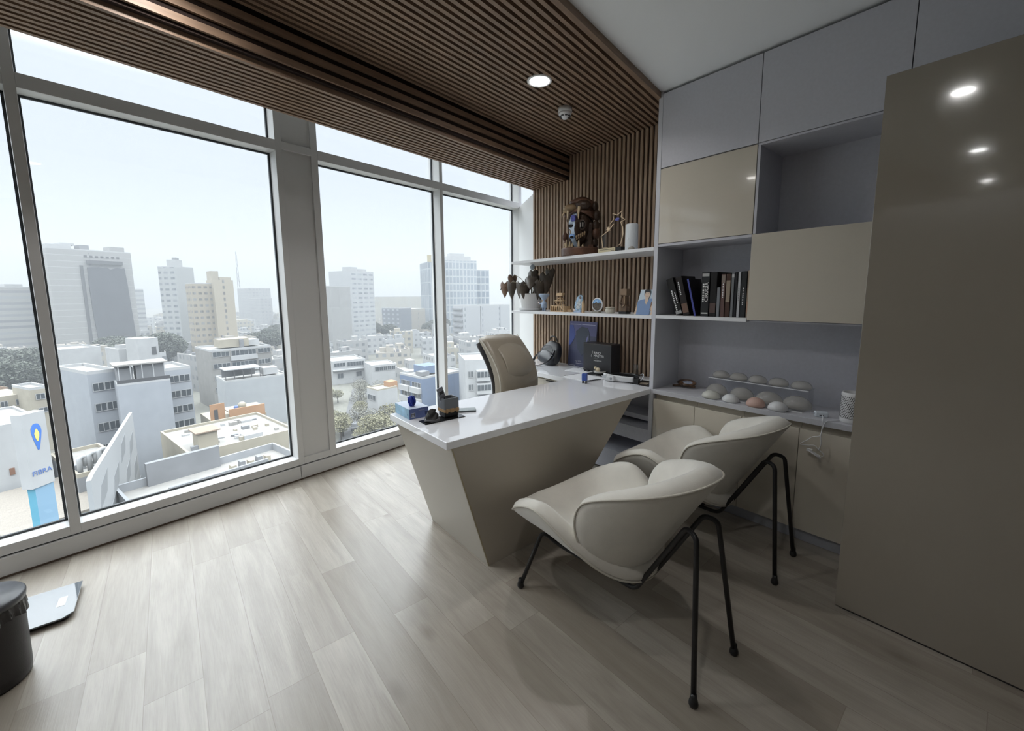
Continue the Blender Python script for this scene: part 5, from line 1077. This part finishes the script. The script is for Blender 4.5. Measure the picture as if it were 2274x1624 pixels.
t, w1, w2, h = bld('house', 'small white two-storey house with beige flat roof in front of blue block', M_cw, (-85.7, 33.4, 98.7, 4.9, 4.5, -28.0, -18.3), parapet=.3, roof=M_ccream)
windows(t, 'x', w2, [(.8, 3.9, h-2.6, h-1.5, 3)]); sub(t, 'orange_room', 3.6, 5.6, 1.0, 3.4, h-1.2, h+.9, M_orange)
t, w1, w2, h = bld('house', 'white two-storey house with band of dark windows nearest the column', M_cw, (-144.2, 41.2, 88.1, 11.0, 12.0, -28.0, -19.9), parapet=.4)
windows(t, 'y', w1, [(.5, 4.2, h-2.0, h-.8, 2), (4.8, 10.6, h-2.2, h-.8, 3), (1.4, 3.4, h-6, h-4.4, 1), (7.6, 9.6, h-6, h-4.4, 1)]); sub(t, 'canopy', 0, 11, -1.3, 0, h-3.3, h-3.0, M_cw)
t, w1, w2, h = bld('house', 'wide low house with a row of dark square windows behind the bare trees', M_cw, (-133.6, 50.5, 84.5, 8.4, 10.0, -28.0, -21.0), parapet=.3)
windows(t, 'y', w1, [(1.0, 8.0, h-2.0, h-.7, 5)])

# low houses filling the district
rg = random.Random(11); occ = list(OCC)
Mh = [fc('h%d' % i, c, (.17, .18, .2), 2.8, 3.0, .5, .42, roof=r_, rnd=.5, ou=.1*i) for i, (c, r_) in enumerate([((.76, .77, .78), (.55, .53, .50)), ((.70, .65, .54), (.60, .56, .48)), ((.72, .74, .76), (.42, .41, .40)), ((.60, .60, .60), (.62, .60, .56)), ((.74, .70, .62), (.50, .44, .38))])]
HG = 'low flat-roofed houses of the district'
cnt = 0
for ring in range(0, 24):
    D = 112+ring*15+ring*ring*.55
    if D > 640: break
    nA = int(D*1.05/19)
    for k in range(nA):
        az = R(-103+55*(k+rg.uniform(-.25, .25))/nA)
        x, y = D*math.sin(az), D*math.cos(az)
        if rg.random() < .12: continue
        if D < 150 and -76 < math.degrees(az) < -66: continue     # park
        w1, w2 = rg.uniform(8, 15), rg.uniform(9, 16); h = rg.choice([5.5, 6.5, 8, 9, 11]); a_ = R(100+rg.choice([0, 0, 0, 8, -8])+(-25 if az > R(-72) else 0))
        mi = rg.randrange(5); M = Mh[mi]
        ox, oy = x+math.cos(a_)*w1/2-math.sin(a_)*w2/2, y+math.sin(a_)*w1/2+math.cos(a_)*w2/2; rr = math.hypot(w1, w2)/2
        if any((ox-a)**2+(oy-b)**2 < (c+rr*.85)**2 for a, b, c in occ): continue
        mb = MB(); mb.box(0, w1, 0, w2, 0, h); q = .3; mb.box(0, w1, 0, q, h, h+.6, 0); mb.box(0, q, q, w2, h, h+.6, 0); mb.box(w1-q, w1, q, w2, h, h+.6, 0)
        for j in range(rg.randint(1, 3)):
            a, b = rg.uniform(1, w1*.6), rg.uniform(1, w2*.6); mb.box(a, a+rg.uniform(2, 4), b, b+rg.uniform(2, 5), h, h+rg.uniform(1, 2.8), 0)
        for j in range(rg.randint(2, 5)):
            a, b = rg.uniform(.5, w1-1.5), rg.uniform(.5, w2-1.5); mb.box(a, a+rg.uniform(.4, 1.2), b, b+rg.uniform(.4, 1.2), h, h+rg.uniform(.3, 1.2), 1)
        o = mb.build('low_house', [M, M_cgrey], loc=(x, y, GZ), rot=(0, 0, a_))
        dg = math.degrees(az); tone = ('white', 'cream', 'bluish white', 'grey', 'sand-coloured')[mi]
        zone = 'left window' if dg < -79 else ('middle window' if dg < -62.5 else 'right window'); dist = 'near' if D < 190 else ('mid-distance' if D < 330 else 'hazy distant')
        lab = '%s %s low flat-roofed house with rooftop boxes, seen through the %s' % (dist, tone, zone)
        tag(o, lab, 'house', '%s %s houses in the %s' % (dist, tone, zone)); cnt += 1

# trees
def leafmat(name, c): return cmat(name, c, .8, noise=.35, nscale=.8)
M_tr = cmat('tree_bark', (.16, .14, .12), .9)
def tree_proto(seed, n, leafM, spread=1.0, bare=False, sz=.5):
    rg = random.Random(seed)
    t = thing('tree', '', 'tree', (0, 0, 0))
    mb = MB(); mb.tube([(0, 0, 0), (.1, .05, 2.2), (.0, .1, 4)], [.28, .2, .13], 7)
    for k in range(9):
        a = k*2.4; e = rg.uniform(.5, 1.1); L = rg.uniform(1.6, 2.8)
        p = (0, .05, 1.8+.22*k); q = (L*math.cos(a)*e, L*math.sin(a)*e, 3.2+.3*k+rg.uniform(0, 1))
        mb.tube([p, ((p[0]+q[0])/2, (p[1]+q[1])/2, (p[2]+q[2])/2+.2), q], [.1, .06, .02], 5)
        for j in range(3):
            b = a+rg.uniform(-.8, .8); mb.tube([q, (q[0]+.9*math.cos(b), q[1]+.9*math.sin(b), q[2]+rg.uniform(.2, .9))], [.03, .012], 4)
    mb.build('trunk', M_tr, t)
    mb = MB()
    for k in range(n):
        while True:
            p = Vector((rg.uniform(-1, 1), rg.uniform(-1, 1), rg.uniform(-1, 1)))
            if .35 < p.length < 1: break
        c = Vector((p.x*3.0*spread, p.y*3.0*spread, 4.6+p.z*2.2)); Mr = Matrix.Rotation(rg.uniform(0, 6.28), 3, 'Z') @ Matrix.Rotation(rg.uniform(-1, 1), 3, 'X'); s_ = sz*rg.uniform(.5, 1.1)
        mb.add([c+Mr @ Vector(v) for v in ((-s_, -s_*.6, 0), (s_, -s_*.5, .1), (s_*.8, s_*.7, 0), (-s_*.7, s_*.6, -.1))], [(0, 1, 2, 3)])
    mb.build('crown', leafM, t)
    return t
dark = tree_proto(1, 5200, leafmat('dark_leaves', (.16, .18, .14)), 1.1, sz=.15)
olive = tree_proto(2, 1500, leafmat('olive_leaves', (.42, .40, .26)), 1.0, sz=.17)
gry = tree_proto(3, 800, leafmat('grey_leaves', (.42, .41, .34)), .9, sz=.13)
used = set()
def plant(proto, x, y, s, label, group):
    t = proto if proto.name not in used else copy_tree(proto)
    used.add(proto.name) if t is proto else None
    t.location = (x, y, GZ); t.scale = (s, s, s*rg.uniform(.85, 1.1)); t.rotation_euler = (0, 0, rg.uniform(0, 6)); t['label'] = label; t['group'] = group
for x, y in ((-196, -40), (-204, -34), (-190, -33), (-212, -44), (-186, -42), (-200, -50), (-178, -37), (-170, -34), (-222, -38), (-181, -48), (-160, -39), (-236, -60), (-228, -52)):
    plant(dark, x, y, 1.9, 'dark leafy tree in the grove at the far left below the towers', 'dark grove at far left')
for x, y in ((-230, -8), (-226, -14), (-222, -3), (-236, -18), (-232, -1), (-216, -10), (-218, -20), (-240, -10), (-213, -2)):
    plant(dark, x, y, 2.2, 'dark leafy tree at the foot of the netted tower', 'dark trees under the netted tower')
for x, y in ((-257, 36), (-262, 43), (-270, 50), (-250, 44), (-280, 56), (-290, 52), (-245, 36), (-300, 62), (-240, 50), (-262, 58), (-226, 44)):
    plant(dark, x, y, 1.9, 'dark leafy tree right of the cream tower', 'dark trees right of the cream tower')
for x, y in ((-275, 106), (-262, 112), (-262, 142), (-268, 150), (-255, 146), (-272, 158)):
    plant(dark, x, y, 1.9, 'dark leafy tree beside the blue-grey mid-rise block', 'dark trees by the mid-rise')
for k in range(22):
    az = R(rg.uniform(-75.5, -67)); D = rg.uniform(84, 128)
    plant(gry if k % 2 else olive, D*math.sin(az), D*math.cos(az), rg.uniform(.55, .95), 'sparse grey-green tree in the small park behind the desk corner', 'sparse park trees')
for k in range(16):
    az = R(rg.uniform(-73.5, -61.5)); D = rg.uniform(60, 84)
    plant(olive, D*math.sin(az), D*math.cos(az), rg.uniform(.6, .9), 'yellow-green bushy tree just above the desk corner', 'bushy trees beyond the desk corner')
for x, y in ((-58, -1.5), (-57, 1.2), (-59, .2)):
    plant(gry, x, y, .5, 'small bare tree in a courtyard below the left window', 'courtyard trees')
# park street, wall and cars
tag(MB().prism([(-84, 24), (-84, 30), (-132, 49), (-134, 44)], GZ, GZ+.06).build('street', cmat('asphalt', (.22, .22, .225), .85)), kind='structure')
tag(MB().prism([(-96, 34.5), (-96.3, 34.8), (-112, 41.6), (-112, 41.2)], GZ, GZ+2.2).build('garden_wall', M_cw), 'long white garden wall along the park street', 'wall')
def car(x, y, a, M, label):
    t = thing('car', label, 'car', (x, y, GZ+.06), a)
    b_ = MB().prism([(-2.1, .3), (-2.1, .8), (-1.4, .95), (-.9, 1.42), (.7, 1.42), (1.3, .95), (2.1, .8), (2.1, .3)], -.85, .85, ax='y').build('body', M, t, bevel=.05)
    MB().prism([(-1.3, .96), (-.85, 1.36), (.65, 1.36), (1.15, .96)], -.87, .87, ax='y').build('window', M_cwin, t)
    for sx in (-1.3, 1.3):
        for sy in (-.8, .8): MB().lathe([(0, -.1), (.31, -.1), (.31, .1), (0, .1)], seg=14).build('wheel', M_cdark, t, loc=(sx, sy, .31), rot=(R(90), 0, 0))
car(-103, 35, R(158), M_cw, 'white car parked along the park street near the wall')
car(-92, 30.5, R(158), M_cgrey, 'grey car on the park street nearest the building')

# haze between the windows and the far towers
hz = bpy.data.materials.new('morning_haze'); hz.use_nodes = True; n = hz.node_tree; n.nodes.clear()
vs = n.nodes.new('ShaderNodeVolumeScatter'); vs.inputs['Color'].default_value = (.91, .95, 1, 1); vs.inputs['Density'].default_value = .00085; vs.inputs['Anisotropy'].default_value = 0
ou = n.nodes.new('ShaderNodeOutputMaterial'); va = n.nodes.new('ShaderNodeVolumeAbsorption'); va.inputs['Color'].default_value = (0, 0, 0, 1); va.inputs['Density'].default_value = .0006; ad = n.nodes.new('ShaderNodeAddShader')
n.links.new(vs.outputs[0], ad.inputs[0]); n.links.new(va.outputs[0], ad.inputs[1]); n.links.new(ad.outputs[0], ou.inputs['Volume'])
tag(MB().box(-1550, -30, -850, 1250, GZ-.5, 130).build('haze', hz), 'pale haze hanging over the city between the towers', 'haze', kind='stuff')
